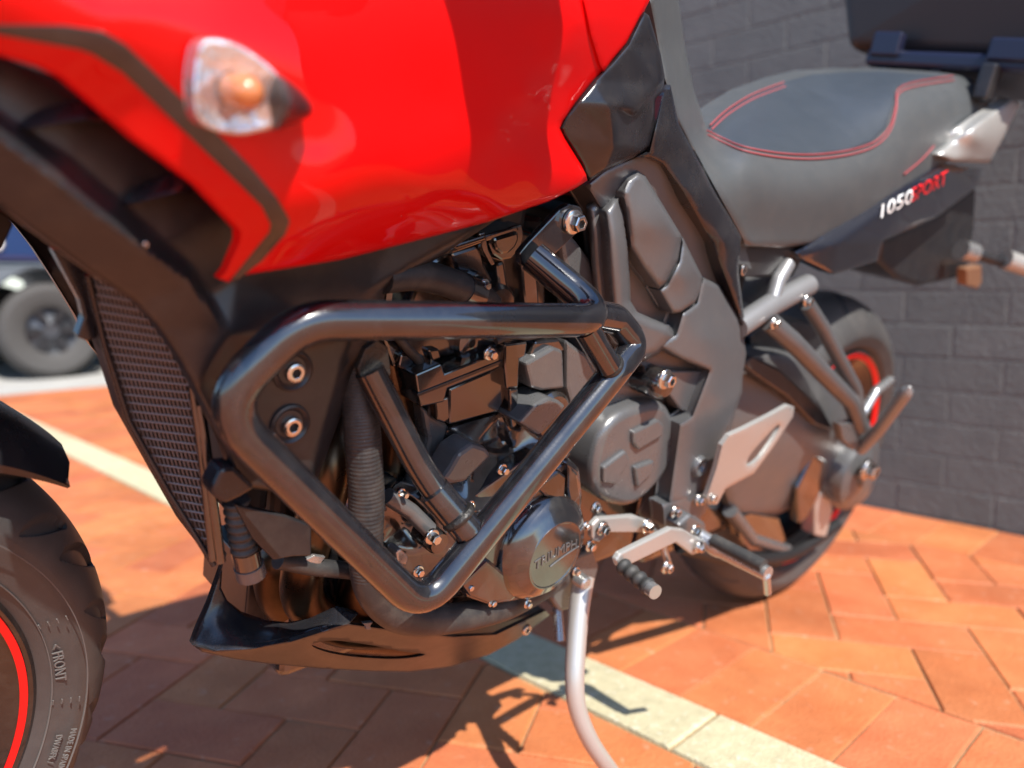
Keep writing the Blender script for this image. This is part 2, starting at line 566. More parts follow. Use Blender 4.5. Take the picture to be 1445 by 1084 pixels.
def tube(name, pts, r, material, parent, fil=0.03, segs=20, rfun=None, dense=0, ang=50):
    """pts: photo pixels with lateral distance (px, py, y)"""
    P = fillet_path([B(*p) for p in pts], fil)
    if dense:
        P = resample3(P, dense)
    return sweep(name, P, r, material, parent, segs, True, rfun, ang)

def resample3(P, step):
    out = [P[0]]
    for a, b in zip(P[:-1], P[1:]):
        n = max(1, int(round(np.linalg.norm(b - a) / step)))
        for k in range(1, n + 1):
            out.append(a + (b - a) * k / n)
    return np.array(out)

def smooth_tube(name, pts, r, material, parent, segs=18, rfun=None, n=10):
    P = catmull([B(*p) for p in pts], False, n)
    return sweep(name, P, r, material, parent, segs, True, rfun)

def lathe(name, prof, center, material, parent, segs=48, axis='y', start=0.0, end=2 * math.pi, closed_prof=False, ang=40, mat3=None):
    """profile of (radius, along-axis) turned about the bike's lateral axis through center"""
    full = abs(end - start - 2 * math.pi) < 1e-6
    A = [start + (end - start) * k / segs for k in range(segs + (0 if full else 1))]
    verts = []; m_ = len(prof)
    for a in A:
        for r, h in prof:
            q = np.array([r * math.cos(a), h, r * math.sin(a)])
            if mat3 is not None: q = mat3 @ q
            verts.append(np.array(center) + q)
    faces = []; na = len(A)
    for i in range(na if full else na - 1):
        j = (i + 1) % na
        for k in range(m_ if closed_prof else m_ - 1):
            k2 = (k + 1) % m_
            faces.append((i * m_ + k, i * m_ + k2, j * m_ + k2, j * m_ + k))
    if not full and closed_prof:
        faces.append(tuple(range(m_))); faces.append(tuple(range((na - 1) * m_ + m_ - 1, (na - 1) * m_ - 1, -1)))
    o = from_py(name, verts, faces, material, parent, ang)
    bm = bmesh.new(); bm.from_mesh(o.data)
    bmesh.ops.remove_doubles(bm, verts=bm.verts, dist=1e-6)
    bmesh.ops.recalc_face_normals(bm, faces=bm.faces)
    bm.to_mesh(o.data); bm.free()
    return o

def text_mesh(body, size, depth=0.0):
    cu = bpy.data.curves.new('lettering', 'FONT')
    cu.body = body; cu.size = size; cu.extrude = depth; cu.align_x = 'CENTER'; cu.align_y = 'CENTER'
    cu.resolution_u = 3
    o = bpy.data.objects.new('lettering', cu)
    col.objects.link(o)
    dg = bpy.context.evaluated_depsgraph_get()
    me = bpy.data.meshes.new_from_object(o.evaluated_get(dg))
    bpy.data.objects.remove(o)
    return me

# hexagon-headed flange bolt, socket-headed screw (shared meshes, axis along -y)
def bolt_mesh(kind):
    bm = bmesh.new()
    def ringp(r, h, n, tw=0):
        return [bm.verts.new((r * math.cos(2 * math.pi * k / n + tw), h, r * math.sin(2 * math.pi * k / n + tw))) for k in range(n)]
    def stack(prof, n, tw=0, cap=True):
        prev = None; first = None
        for r, h in prof:
            cur = ringp(r, h, n, tw)
            if prev:
                for k in range(n):
                    bm.faces.new((prev[k], prev[(k + 1) % n], cur[(k + 1) % n], cur[k]))
            else: first = cur
            prev = cur
        if not cap: return
        last = bm.faces.new(prev)
        if prof[-1][1] > prof[-2][1] + .05: last.material_index = 1  # sunken hole floors get black, painting in shade that steel would not show
    if kind == 'flange':
        stack([(1.0, 0.1), (1.0, -0.12), (0.95, -0.2), (0.72, -0.3)], 28)
        stack([(0.68, -0.25), (0.68, -0.85), (0.60, -0.95), (0.40, -0.95), (0.36, -0.93), (0.36, -0.62)], 6)
    elif kind == 'hex':
        stack([(1.0, 0.1), (1.0, -0.15), (0.92, -0.22), (0.7, -0.26)], 24)
        stack([(0.66, -0.2), (0.66, -0.9), (0.56, -1.02)], 6)
    else:
        stack([(1.0, 0.1), (1.0, -0.35), (0.93, -0.5), (0.75, -0.58), (0.50, -0.575)], 28, 0, False)
        stack([(0.54, -0.578), (0.50, -0.56), (0.46, -0.2)], 6)
    bmesh.ops.recalc_face_normals(bm, faces=bm.faces)
    me = bpy.data.meshes.new('bolt_' + kind)
    bm.to_mesh(me); bm.free()
    for p in me.polygons: p.use_smooth = True
    me.set_sharp_from_angle(angle=rad(25))
    me.materials.append(MATS['steel']); me.materials.append(MATS['deep_black'])
    return me
BOLTS = {k: bolt_mesh(k) for k in ('flange', 'hex', 'socket')}

def bolt(px, py, y, rpx, parent, kind='hex', name='bolt', stretch=1.0, rot=None):
    q = B(px, py, y)
    o = bpy.data.objects.new(name, BOLTS[kind])
    col.objects.link(o)
    o.parent = parent
    o.location = q
    r = rpx / ppm(q)
    o.scale = (r, r * stretch, r)
    o.rotation_euler = rot if rot else (0, random.uniform(0, 6.28), 0)
    return o

# ================================================================== THE SETTING
def S(u, v):
    """paving frame (u along the stone strip, v towards the wall) -> world"""
    return np.array([1.0525 + 0.0093 * u + 0.99996 * v, -0.0442 - 0.99996 * u + 0.0093 * v])

def sheet(name, corners, z, material, kind='structure', parent=None, n=1):
    o = from_py(name, [(c[0], c[1], z) for c in corners], [tuple(range(len(corners)))], material, parent, 0)
    if kind: o['kind'] = kind
    return o

sheet('ground', [(-300, -300), (300, -300), (300, 300), (-300, 300)], -0.035, 'earth')
paving = sheet('paving', [S(1.9, -2.6), S(1.9, 1.30), S(-4.75, 1.30), S(-4.75, -2.6)], -0.0042, 'joint_sand')
road = sheet('road', [S(-4.76, -9), S(-4.76, 9), S(-16, 9), S(-16, -9)], -0.004, 'concrete')

def clip(poly, a, b, c):
    """keep a*u+b*v<=c"""
    out = []
    for i in range(len(poly)):
        p, q = poly[i], poly[(i + 1) % len(poly)]
        dp, dq = a * p[0] + b * p[1] - c, a * q[0] + b * q[1] - c
        if dp <= 0: out.append(p)
        if dp * dq < 0:
            t = dp / (dp - dq); out.append((p[0] + (q[0] - p[0]) * t, p[1] + (q[1] - p[1]) * t))
    return out

def area(p):
    return 0.5 * abs(sum(p[i][0] * p[(i + 1) % len(p)][1] - p[(i + 1) % len(p)][0] * p[i][1] for i in range(len(p))))

def slab(poly, z, ch=0.0032, h=0.03, jit=0.0):
    """chamfered paver top from a convex polygon in local coordinates"""
    n = len(poly)
    c = (sum(p[0] for p in poly) / n, sum(p[1] for p in poly) / n)
    v = []; f = []
    for k, (zz, ins) in enumerate(((z - h, 0), (z - ch, 0), (z, ch))):
        for p in poly:
            d = math.hypot(p[0] - c[0], p[1] - c[1]) + 1e-9
            s = 1 - ins * 1.35 / d
            v.append((c[0] + (p[0] - c[0]) * s, c[1] + (p[1] - c[1]) * s, zz))
    for k in range(2):
        for i in range(n):
            j = (i + 1) % n
            f.append((k * n + i, k * n + j, (k + 1) * n + j, (k + 1) * n + i))
    f.append(tuple(2 * n + i for i in range(n)))
    return v, f

def to_world(poly):
    return [tuple(S(*p)) for p in poly]

pieces = []      # (distance, polygon in world)
U0, U1 = -4.7, 1.85
W_, L_ = 0.1168, 0.2336
g_ = 0.0028
ang = rad(30.5)
e1 = np.array([math.cos(ang), math.sin(ang)]); e2 = np.array([-math.sin(ang), math.cos(ang)])
org = np.array([0.206 - 0.5 * 0.0, 0.363])
zones = [(-2.55, -0.1285), (0.2385, 1.008)]
for x in range(-60, 61):
    for y in range(-60, 61):
        mm_ = (x - y) % 4
        if mm_ == 0: rect = (x, y, x + 2, y + 1)
        elif mm_ == 2: rect = (x, y - 1, x + 1, y + 1)
        else: continue
        cc = org + e1 * (rect[0] + rect[2]) / 2 * W_ + e2 * (rect[1] + rect[3]) / 2 * W_
        if not (U0 - .3 < cc[0] < U1 + .3 and -2.8 < cc[1] < 1.2): continue
        gx = g_ / 2 / W_
        q = [org + e1 * a * W_ + e2 * b * W_ for a, b in ((rect[0] + gx, rect[1] + gx), (rect[2] - gx, rect[1] + gx), (rect[2] - gx, rect[3] - gx), (rect[0] + gx, rect[3] - gx))]
        for lo, hi in zones:
            p = [tuple(k) for k in q]
            p = clip(p, 0, 1, hi - .002)
            if len(p) > 2: p = clip(p, 0, -1, -(lo + .002))
            if len(p) > 2: p = clip(p, 1, 0, U1)
            if len(p) > 2: p = clip(p, -1, 0, -U0)
            if len(p) > 2 and area(p) > 0.00004:
                pieces.append(to_world(p))
for lo, hi in ((0.004, 0.2345), (1.012, 1.246)):
    k = -40
    while k < 17:
        u0, u1 = k * .117 + .0016, (k + 1) * .117 - .0016
        pieces.append(to_world([(u0, lo), (u1, lo), (u1, hi), (u0, hi)]))
        k += 1

def rank(poly):
    c = np.mean(np.array(poly), axis=0)
    d = np.array([c[0], c[1], 0]) - CAM_C
    q = CAM_R @ d
    if q[2] < 0.05: return 50 + np.linalg.norm(d)
    x, y = CX + CAM_F * q[0] / q[2], CY + CAM_F * q[1] / q[2]
    vis = -120 < x < 1565 and y < 1250
    # hidden behind the machine's engine block
    return np.linalg.norm(d) + (0 if vis else 20)
pieces.sort(key=rank)
whole = None
rest_v, rest_f = [], []
for i, poly in enumerate(pieces):
    zt = random.uniform(-0.0012, 0.0008)
    c = np.mean(np.array(poly), axis=0)
    if i < 298:
        loc = [(p[0] - c[0], p[1] - c[1]) for p in poly]
        v, f = slab(loc, 0.0)
        o = from_py('brick', v, f, 'paver', paving, 0)
        o.location = (c[0], c[1], zt)
        o.rotation_euler = (random.uniform(-.004, .004), random.uniform(-.004, .004), 0)
    else:
        v, f = slab(poly, zt)
        k = len(rest_v)
        rest_v += v; rest_f += [tuple(a + k for a in t) for t in f]
o = from_py('bricks_beyond', rest_v, rest_f, 'paver', paving, 0)
o['kind'] = 'stuff'

strip = from_py('stone_strip', *slab(to_world([(1.9, -.1245), (1.9, -.0005), (-4.72, -.0005), (-4.72, -.1245)]), -0.004), 'joint_sand', None, 0)
strip['kind'] = 'structure'
k = 1.9
cuts = [1.9, 1.42, 0.83, 0.243 - .06 + .0, -.42, -1.02, -1.62, -2.22, -2.82, -3.42, -4.02, -4.7]
for a, b in zip(cuts[:-1], cuts[1:]):
    poly = to_world([(b + .002, -.1235), (a - .002, -.1235), (a - .002, -.0015), (b + .002, -.0015)])
    c = np.mean(np.array(poly), axis=0)
    v, f = slab([(p[0] - c[0], p[1] - c[1]) for p in poly], 0.0, 0.003)
    o = from_py('stone', v, f, 'stone', strip, 0)
    o.location = (c[0], c[1], random.uniform(0.001, 0.002))

# brick wall behind the tail
wall = empty('brick_wall')
wall.location = (*S(0, 1.252), 0)
tag(wall, 'dark grey painted brick wall rising behind the motorcycle tail', 'wall', kind='thing')
WANG = math.atan2(-0.99996, 0.0093)
def wallpt(u, out, z):
    return (0.0093 * u - 0.99996 * out, -0.99996 * u - 0.0093 * out, z)
def wbox(u0, u1, o0, o1, z0, z1, ch=0.0013):
    v = []
    for (ins, oo) in ((0, o0), (0, o1 - ch), (ch, o1)):
        for (a, b) in ((u0 + ins, z0 + ins), (u1 - ins, z0 + ins), (u1 - ins, z1 - ins), (u0 + ins, z1 - ins)):
            v.append(wallpt(a, oo, b))
    f = []
    for k in range(2):
        for i in range(4):
            j = (i + 1) % 4
            f.append((k * 4 + i, k * 4 + j, (k + 1) * 4 + j, (k + 1) * 4 + i))
    f.append((8, 9, 10, 11))
    return v, f
WH = 2.75
v = []
for (a, b, c_) in ((-9, -.0006, -.03), (3.5, -.0006, -.03), (3.5, -.0006, WH), (-9, -.0006, WH), (-9, -.23, -.03), (3.5, -.23, -.03), (3.5, -.23, WH), (-9, -.23, WH)):
    v.append(wallpt(a, b, c_))
from_py('mortar', v, [(0, 1, 2, 3), (7, 6, 5, 4), (0, 4, 5, 1), (1, 5, 6, 2), (2, 6, 7, 3), (3, 7, 4, 0)], 'wall_mortar', wall, 0)
near, far = [], []
row = 0
while row * .086 < WH - .09:
    z0 = row * .086 + .004
    off = 0.12 if row % 2 else 0.0
    u = -8.9 + off
    while u < 3.2:
        wdt = .24
        uc = u + .12
        ent = (u + .004 + random.uniform(-.001, .001), u + wdt - .004 + random.uniform(-.001, .001), z0 + random.uniform(-.001, .001), z0 + .078 + random.uniform(-.001, .001), random.uniform(0, .0009))
        (near if (-1.65 < uc < 1.0 and z0 < 1.85) else far).append(ent)
        u += wdt
    row += 1
near.sort(key=lambda e: abs((e[0] + e[1]) / 2 + .2) + 0.5 * abs(e[2] - .6))
far += near[296:]
for (a, b, c_, d_, pr) in near[:296]:
    from_py('brick', *wbox(a, b, -.03, pr, c_, d_), 'wall_paint', wall, 0)
rv, rf = [], []
for (a, b, c_, d_, pr) in far:
    v, f = wbox(a, b, -.03, pr, c_, d_)
    k = len(rv); rv += v; rf += [tuple(i + k for i in t) for t in f]
o = from_py('bricks_beyond', rv, rf, 'wall_paint', wall, 0)
o['kind'] = 'stuff'

# parked four-wheel drive on the road to the left
mat('car_rim', (0.07, 0.075, 0.085), 0.4, metal=0.5)
mat('car_tyre', (0.055, 0.052, 0.05), 0.8, noise=0.2)
car = empty('parked_car')
car.location = (1.60, 5.45, 0)
tag(car, 'blue four wheel drive with grey lower cladding parked beyond the paving', 'car')
def extr(name, prof, y0, y1, material, parent, bevel=0.02):
    n = len(prof)
    v = [(p[0], y0, p[1]) for p in prof] + [(p[0], y1, p[1]) for p in prof]
    f = [tuple(range(n)), tuple(range(2 * n - 1, n - 1, -1))] + [(i, i + n, (i + 1) % n + n, (i + 1) % n) for i in range(n)]
    o = from_py(name, v, f, material, parent, 0)
    if bevel:
        md = o.modifiers.new('bevel', 'BEVEL'); md.width = bevel; md.segments = 3; md.limit_method = 'ANGLE'
    return o
arch = [(0.43 * math.cos(a), 0.34 + 0.43 * math.sin(a)) for a in np.linspace(rad(8), rad(172), 14)]
arch2 = [(x - 2.75, z) for x, z in arch]
lower = [(0.75, 0.40), (0.43, 0.40)] + arch[1:-1] + [(-0.43, 0.40), (-2.32, 0.40)] + arch2[1:-1] + [(-3.18, 0.40), (-3.6, 0.45), (-3.62, 0.80), (0.78, 0.80)]
extr('cladding', lower, -0.06, 1.86, 'car_grey', car)
upper = [(0.77, 0.803), (0.74, 1.08), (-0.62, 1.16), (-1.25, 1.80), (-3.35, 1.84), (-3.60, 1.10), (-3.61, 0.803)]
body = extr('body', upper, 0.0, 1.80, 'car_blue', car, 0.05)
for (wx) in (-1.30, -2.35):
    extr('side_window', [(wx + .1 - (0 if wx < -2 else -.0), 1.20), (wx - .02, 1.70), (wx - .80, 1.70), (wx - .80, 1.20)], -0.006, 0.02, 'glass_dark', body, 0.004)
extr('bumper', [(0.72, 0.36), (0.95, 0.40), (0.98, 0.62), (0.74, 0.64)], -0.03, 1.83, 'car_dark', car, 0.03)
hl = lathe('headlight', [(0.0, -.03), (0.07, -.02), (0.09, 0.0), (0.09, 0.04)], (0.70, 0.02, 0.98), 'lamp_white', car)
sm = lathe('side_lamp', [(0.0, -.03), (0.035, -.025), (0.05, -.005), (0.05, 0.02)], (-0.29, -0.004, 0.93), 'lamp_white', car)
def car_wheel(x, y, sgn):
    R0 = 0.335
    w = lathe('wheel', [(0.0, -.03), (0.05, -.035), (0.07, -.02), (0.15, -.005), (0.19, -.04), (0.17, -.05), (0.175, .05)], (x, y, R0), 'car_rim', car)
    t = lathe('tyre', [(0.165, -.055), (0.21, -.085), (0.29, -.09), (0.315, -.07), (R0, -.03), (R0, .05), (0.31, .09), (0.17, .09)], (x, y, R0), 'car_tyre', w)
    for k in range(6):
        a = k * math.pi / 3
        r0 = np.array([math.cos(a), 0, math.sin(a)]); pr = np.array([-math.sin(a), 0, math.cos(a)])
        q = [np.array([x, y - .045, R0]) + r0 * .06 + pr * .02, np.array([x, y - .045, R0]) + r0 * .06 - pr * .02,
             np.array([x, y - .05, R0]) + r0 * .16 - pr * .03, np.array([x, y - .05, R0]) + r0 * .16 + pr * .03]
        q2 = [p + np.array([0, .03, 0]) for p in q]
        from_py('spoke', q + q2, [(0, 1, 2, 3), (7, 6, 5, 4), (0, 4, 5, 1), (1, 5, 6, 2), (2, 6, 7, 3), (3, 7, 4, 0)], 'car_dark', w, 0)
for x in (0, -2.75):
    car_wheel(x, 0.05, -1); car_wheel(x, 1.75, 1)

# ================================================================== THE MOTORCYCLE
bike = empty('motorcycle')
bike.rotation_euler = (LEAN, 0, 0)
tag(bike, 'red and black touring motorcycle with crash bar, leaning on its side stand on brick paving', 'motorcycle')

# ------------------------------------------------------------------ red tank fairing
red_ctrl = [(-80, -120, -.212), (0, 0, -.222), (0, 70, -.213), (-70, 60, -.205), (150, -80, -.225), (150, 40, -.238), (150, 150, -.222),
            (300, -80, -.232), (300, 60, -.248), (280, 230, -.236), (335, 330, -.230), (310, 392, -.220), (450, -80, -.226), (450, 60, -.246),
            (450, 200, -.252), (380, 300, -.2475), (480, 285, -.2505), (580, 255, -.246), (640, 228, -.238),
            (345, 388, -.217), (480, 367, -.208), (591, 339, -.203), (687, 314, -.197), (775, 284, -.190), (829, 255, -.183),
            (480, 332, -.231), (590, 305, -.226), (690, 280, -.214), (420, 345, -.235),
            (600, -80, -.217), (600, 60, -.236), (620, 150, -.2375), (664, 222, -.2345), (700, 235, -.2205), (760, 250, -.206),
            (700, 182, -.2310), (740, 130, -.2240), (780, 77, -.2160), (815, 30, -.209), (714, 192, -.2225), (754, 140, -.2150), (794, 87, -.2075), (687, 172, -.2330), (727, 120, -.2262), (767, 67, -.2182), (745, 175, -.2085), (785, 125, -.2015), (800, 190, -.189), (835, 40, -.199),
            (850, 105, -.182), (880, 60, -.178), (905, 20, -.172), (910, -80, -.16), (760, -80, -.197)]
redf = tps(red_ctrl)
red_out = [(-80, -120), (918, -120), (917, 0), (908, 18), (886, 63), (864, 89), (840, 114), (812, 148), (795, 170), (790, 181), (797, 196), (819, 231), (827, 246),
           (829, 255), (812, 266), (775, 284), (687, 314), (591, 339), (480, 367), (345, 388), (322, 398), (308, 393), (318, 380), (335, 340), (335, 325),
           (275, 262), (190, 200), (85, 110), (55, 95), (0, 79), (-80, 62)]
tank = relief('tank_fairing', red_out, redf, 'red_paint', bike, thick=0.006, step=9, rnd=(7, 0.004), ang=60)
tank['label'] = 'glossy red fairing and tank side'
tank['label'] = 'glossy red fairing and tank side'
relief('tank_trim', [(822, -60), (918, -60), (916, 0), (907, 17), (885, 61), (863, 87), (852, 104), (845, 92), (832, 48), (822, 0)], redf, 'red_paint', tank, thick=0.006, step=6, rnd=(5, 0.003), offset=-.0035, ang=60)
decal = [(-80, 30), (0, 35), (92, 36), (144, 44), (177, 63), (221, 105), (295, 177), (354, 236), (391, 280), (407, 307), (409, 314), (402, 332), (369, 369), (337, 394),
         (326, 395), (354, 360), (380, 328), (382, 317), (369, 291), (328, 251), (258, 184), (173, 103), (131, 77), (111, 70), (0, 50), (-80, 44)]
relief('stripe', decal, redf, 'decal_black', tank, thick=0.0012, step=9, rnd=(1, 0.0002), offset=-0.0006, ang=60)

# ------------------------------------------------------------------ black side cowl with its strut and bolt plate
up = [(-80, 90, -.184), (0, 162, -.185), (98, 225, -.186), (166, 284, -.186), (229, 343, -.184), (266, 373, -.180), (292, 418, -.174)]
rdg = [(-80, 130, -.202), (0, 196, -.203), (74, 251, -.203), (148, 310, -.202), (210, 356, -.199), (273, 402, -.192), (322, 470, -.182)]
low = [(-80, 232, -.185), (0, 292, -.184), (33, 318, -.183), (124, 384, -.180), (190, 428, -.176), (221, 462, -.174), (248, 501, -.172), (275, 550, -.170), (310, 617, -.168), (330, 668, -.166)]
ctrl = up + rdg + low
ed = [(i, i + 1) for i in range(6)] + [(7 + i, 8 + i) for i in range(6)]
k0 = len(ctrl)
ctrl += [(-80, 40, -.180), (0, 80, -.181), (100, 140, -.182), (200, 215, -.182), (300, 300, -.180), (335, 390, -.172), (430, 340, -.168), (560, 310, -.156), (700, 290, -.146)]
plate = [(660, 326, -.159), (518, 417, -.163), (495, 478, -.164), (438, 671, -.164)]
retn = [(705, 308, -.146), (545, 412, -.150), (521, 480, -.151), (448, 676, -.152)]
k1 = len(ctrl)
ctrl += plate + retn
ed += [(k1, k1 + 1), (k1 + 1, k1 + 2), (k1 + 2, k1 + 3)]
ctrl += [(390, 690, -.163), (340, 520, -.165), (400, 560, -.164), (-120, 20, -.16), (-120, 250, -.18)]
cowlf = lin(ctrl, ed, 3.5)
cowl_out = [(-80, 45), (0, 72), (55, 88), (85, 102), (195, 190), (300, 280), (420, 330), (560, 320), (690, 296), (704, 302), (704, 308), (545, 412), (521, 480), (480, 590), (448, 676),
            (430, 692), (385, 694), (345, 688), (330, 668), (310, 617), (275, 550), (248, 501), (221, 462), (190, 428), (124, 384), (33, 318), (0, 292), (-80, 232)]
cowl = relief('side_cowl', cowl_out, cowlf, 'black_plastic', bike, thick=0.010, step=7, rnd=(8, 0.006), ang=38)
# scoops pressed into the cowl behind the red edge
for pts in ([(18, 178), (40, 160), (80, 146), (118, 142), (160, 172), (120, 170), (80, 175), (45, 182)],
            [(166, 290), (190, 268), (222, 250), (246, 246), (282, 272), (250, 274), (212, 282), (188, 288)]):
    relief('louvre', pts, tps([(pts[0][0], pts[0][1], -.184), (pts[2][0], pts[2][1], -.184), (pts[3][0], pts[3][1], -.183), (pts[4][0], pts[4][1], -.186), (pts[5][0], pts[5][1], -.200), (pts[6][0], pts[6][1], -.203), (pts[7][0], pts[7][1], -.198)]),
           'satin_black', cowl, thick=0.02, step=5, smooth_outline=True, rnd=(4, 0.003))
for (x, y) in ((415, 524), (411, 600)):
    q = B(x - 1, y, -.1655)
    s = 1 / ppm(q)
    lathe('bolt_recess', [(31 * s, .004), (30.5 * s, -.0005), (27 * s, -.0012), (22 * s, .0005), (18 * s, .003), (5 * s, .003)], q, 'black_plastic', cowl, 40)
    bolt(x, y + 1, -.1635, 15, cowl, 'socket')
prism('trim_cap', [(299, 690), (313, 661), (331, 659), (362, 689), (340, 702), (319, 712), (303, 703)], -.172, .02, 'satin_black', cowl, .003)
bolt(205, 345, -.1965, 4, cowl, 'socket', 'clip')

# front turn signal
lensp = [(276, 78), (283, 58), (300, 52), (330, 58), (365, 78), (395, 104), (413, 135), (415, 155), (406, 170), (380, 186), (340, 194), (302, 187), (278, 170), (272, 140), (272, 105)]
sig = relief('turn_signal', [(392, 108), (415, 120), (436, 142), (441, 156), (434, 166), (405, 178), (388, 182), (400, 150)], tps([(392, 108, -.282), (400, 150, -.290), (388, 182, -.278), (441, 156, -.268), (420, 130, -.276), (415, 170, -.274)]),
             'black_plastic', bike, thick=0.022, step=5, smooth_outline=True, rnd=(8, 0.006), ang=70)
relief('reflector', [(282 + (x - 282) * .97, 122 + (y - 122) * .96) for x, y in lensp], tps([(285, 65, -.264), (275, 130, -.266), (300, 183, -.266), (340, 125, -.262), (378, 98, -.272), (410, 150, -.276), (380, 180, -.270)]), 'reflector', sig, thick=0.010, step=5, smooth_outline=True, rnd=(5, 0.002), ang=70)
lathe('bulb', [(0.0001, -.016), (.0035, -.0155), (.0068, -.012), (.008, -.005), (.0078, .004)], B(337, 128, -.268), 'bulb_amber', sig, 24)
relief('lens', lensp, tps([(285, 62, -.272), (272, 130, -.276), (300, 186, -.276), (335, 120, -.303), (365, 135, -.305), (378, 90, -.292), (413, 152, -.290), (380, 184, -.284), (305, 140, -.294)]), 'lens_clear', sig, thick=0.0015, step=5, smooth_outline=True, rnd=(10, 0.008), ang=70)

# ------------------------------------------------------------------ radiator
radf = tps([(120, 385, -.100), (180, 590, -.095), (300, 795, -.128), (310, 640, -.136), (275, 550, -.134), (200, 430, -.130), (160, 400, -.12)])
rad_out = [(124, 388), (150, 390), (205, 430), (240, 480), (272, 540), (290, 640), (300, 720), (303, 795), (270, 752), (235, 690), (180, 592), (145, 480), (132, 420)]
radi = relief('radiator', rad_out, radf, 'deep_black', bike, thick=0.03, step=10, rnd=(0, 0), offset=0.006)
gv, gf = [], []
def wire(p, q, y_off, w):
    n = max(2, int(math.hypot(q[0] - p[0], q[1] - p[1]) / 14))
    P = np.array([[p[0] + (q[0] - p[0]) * t, p[1] + (q[1] - p[1]) * t] for t in np.linspace(0, 1, n + 1)])
    d = radf(P) + y_off
    pts = [B(a, b, c) for (a, b), c in zip(P, d)]
    base = len(gv)
    for i, a in enumerate(pts):
        t = pts[min(i + 1, n)] - pts[max(i - 1, 0)]; t /= np.linalg.norm(t)
        nrm = np.cross(t, np.array([0, 1.0, 0])); nrm /= np.linalg.norm(nrm)
        for s1, s2 in ((w, 0), (0, -w), (-w, 0), (0, w)):
            gv.append(a + nrm * s1 + np.array([0, s2, 0]))
    for i in range(n):
        for k in range(4):
            gf.append((base + i * 4 + k, base + i * 4 + (k + 1) % 4, base + i * 4 + 4 + (k + 1) % 4, base + i * 4 + 4 + k))
rp = np.array(rad_out, float)
def runs(p, q, n=120):
    T = np.linspace(0, 1, n); P = np.array([[p[0] + (q[0] - p[0]) * t, p[1] + (q[1] - p[1]) * t] for t in T])
    ins = inside(P, rp)
    out = []; st = None
    for i, k in enumerate(ins):
        if k and st is None: st = i
        if (not k or i == n - 1) and st is not None:
            if i - st > 2: out.append((P[st], P[i - 1]))
            st = None
    return out
yy = 300.0
while yy < 830:
    sl_ = 0.20 - 0.10 * min(1, max(0, (yy - 380) / 150)) + 0.16 * max(0, (yy - 560) / 230)
    for a, b in runs((100, yy), (330, yy + 230 * sl_)):
        wire(a, b, -0.001, 0.00075)
    yy += 12.2 - 2.4 * max(0, (yy - 380) / 400)
xx = -60.0
while xx < 330:
    for a, b in runs((xx, 380), (xx + 130, 800)):
        wire(a, b, 0.0, 0.0005)
    xx += 5.6
gr = from_py('grille', gv, gf, 'grille_metal', radi, 0)
gr['kind'] = 'stuff'
tube('radiator_post', [(271, 545, -.140), (284, 640, -.140), (300, 790, -.136)], .0028, 'engine_black', radi, fil=.05, segs=12)
tube('radiator_post', [(281, 570, -.140), (295, 670, -.141), (311, 792, -.136)], .0040, 'engine_black', radi, fil=.05, segs=12)
tube('frame_rail', [(124, 388, -.108), (134, 430, -.104), (147, 485, -.102), (182, 594, -.100), (236, 692, -.112), (302, 798, -.133)], .0022, 'satin_black', radi, fil=.02, segs=10)
hb = prism('horn_bracket', [(74, 352), (92, 356), (123, 384), (131, 425), (137, 455), (138, 478), (124, 482), (109, 476), (119, 448), (113, 424)], -.09, .012, 'satin_black', bike)
prism('fork_cover', [(-40, 285), (8, 300), (20, 316), (4, 352), (-40, 372)], -.075, .05, 'deep_black', bike)
# bellows hose under the cowl cap and its clamp
P0, P1 = B(333, 705, -.138), B(346, 782, -.138)
n = 60
sweep('bellows', [P0 + (P1 - P0) * k / n for k in range(n + 1)], .009, 'rubber', bike, 24, True, lambda t: .0095 + .0010 * math.sin(t * 2 * math.pi * 7) )
cl_ = tube('hose_connector', [(346, 776, -.138), (352, 803, -.138)], .0105, 'engine_black', bike, segs=20)
tube('clamp', [(351, 797, -.138), (355, 812, -.138)], .0115, 'engine_grey', cl_, segs=20)
prism('lower_bracket', [(331, 712), (404, 728), (440, 742), (440, 785), (413, 786), (386, 791), (356, 760)], -.150, .006, 'black_plastic', bike, .0015)
tube('drain_hose', [(392, 790, -.135), (440, 800, -.135), (500, 806, -.14), (560, 812, -.135)], .0075, 'hose', bike, fil=.03)
prism('tab', [(432, 790), (444, 784), (460, 786), (452, 797), (440, 798)], -.140, .004, 'alloy', bike, .0008)

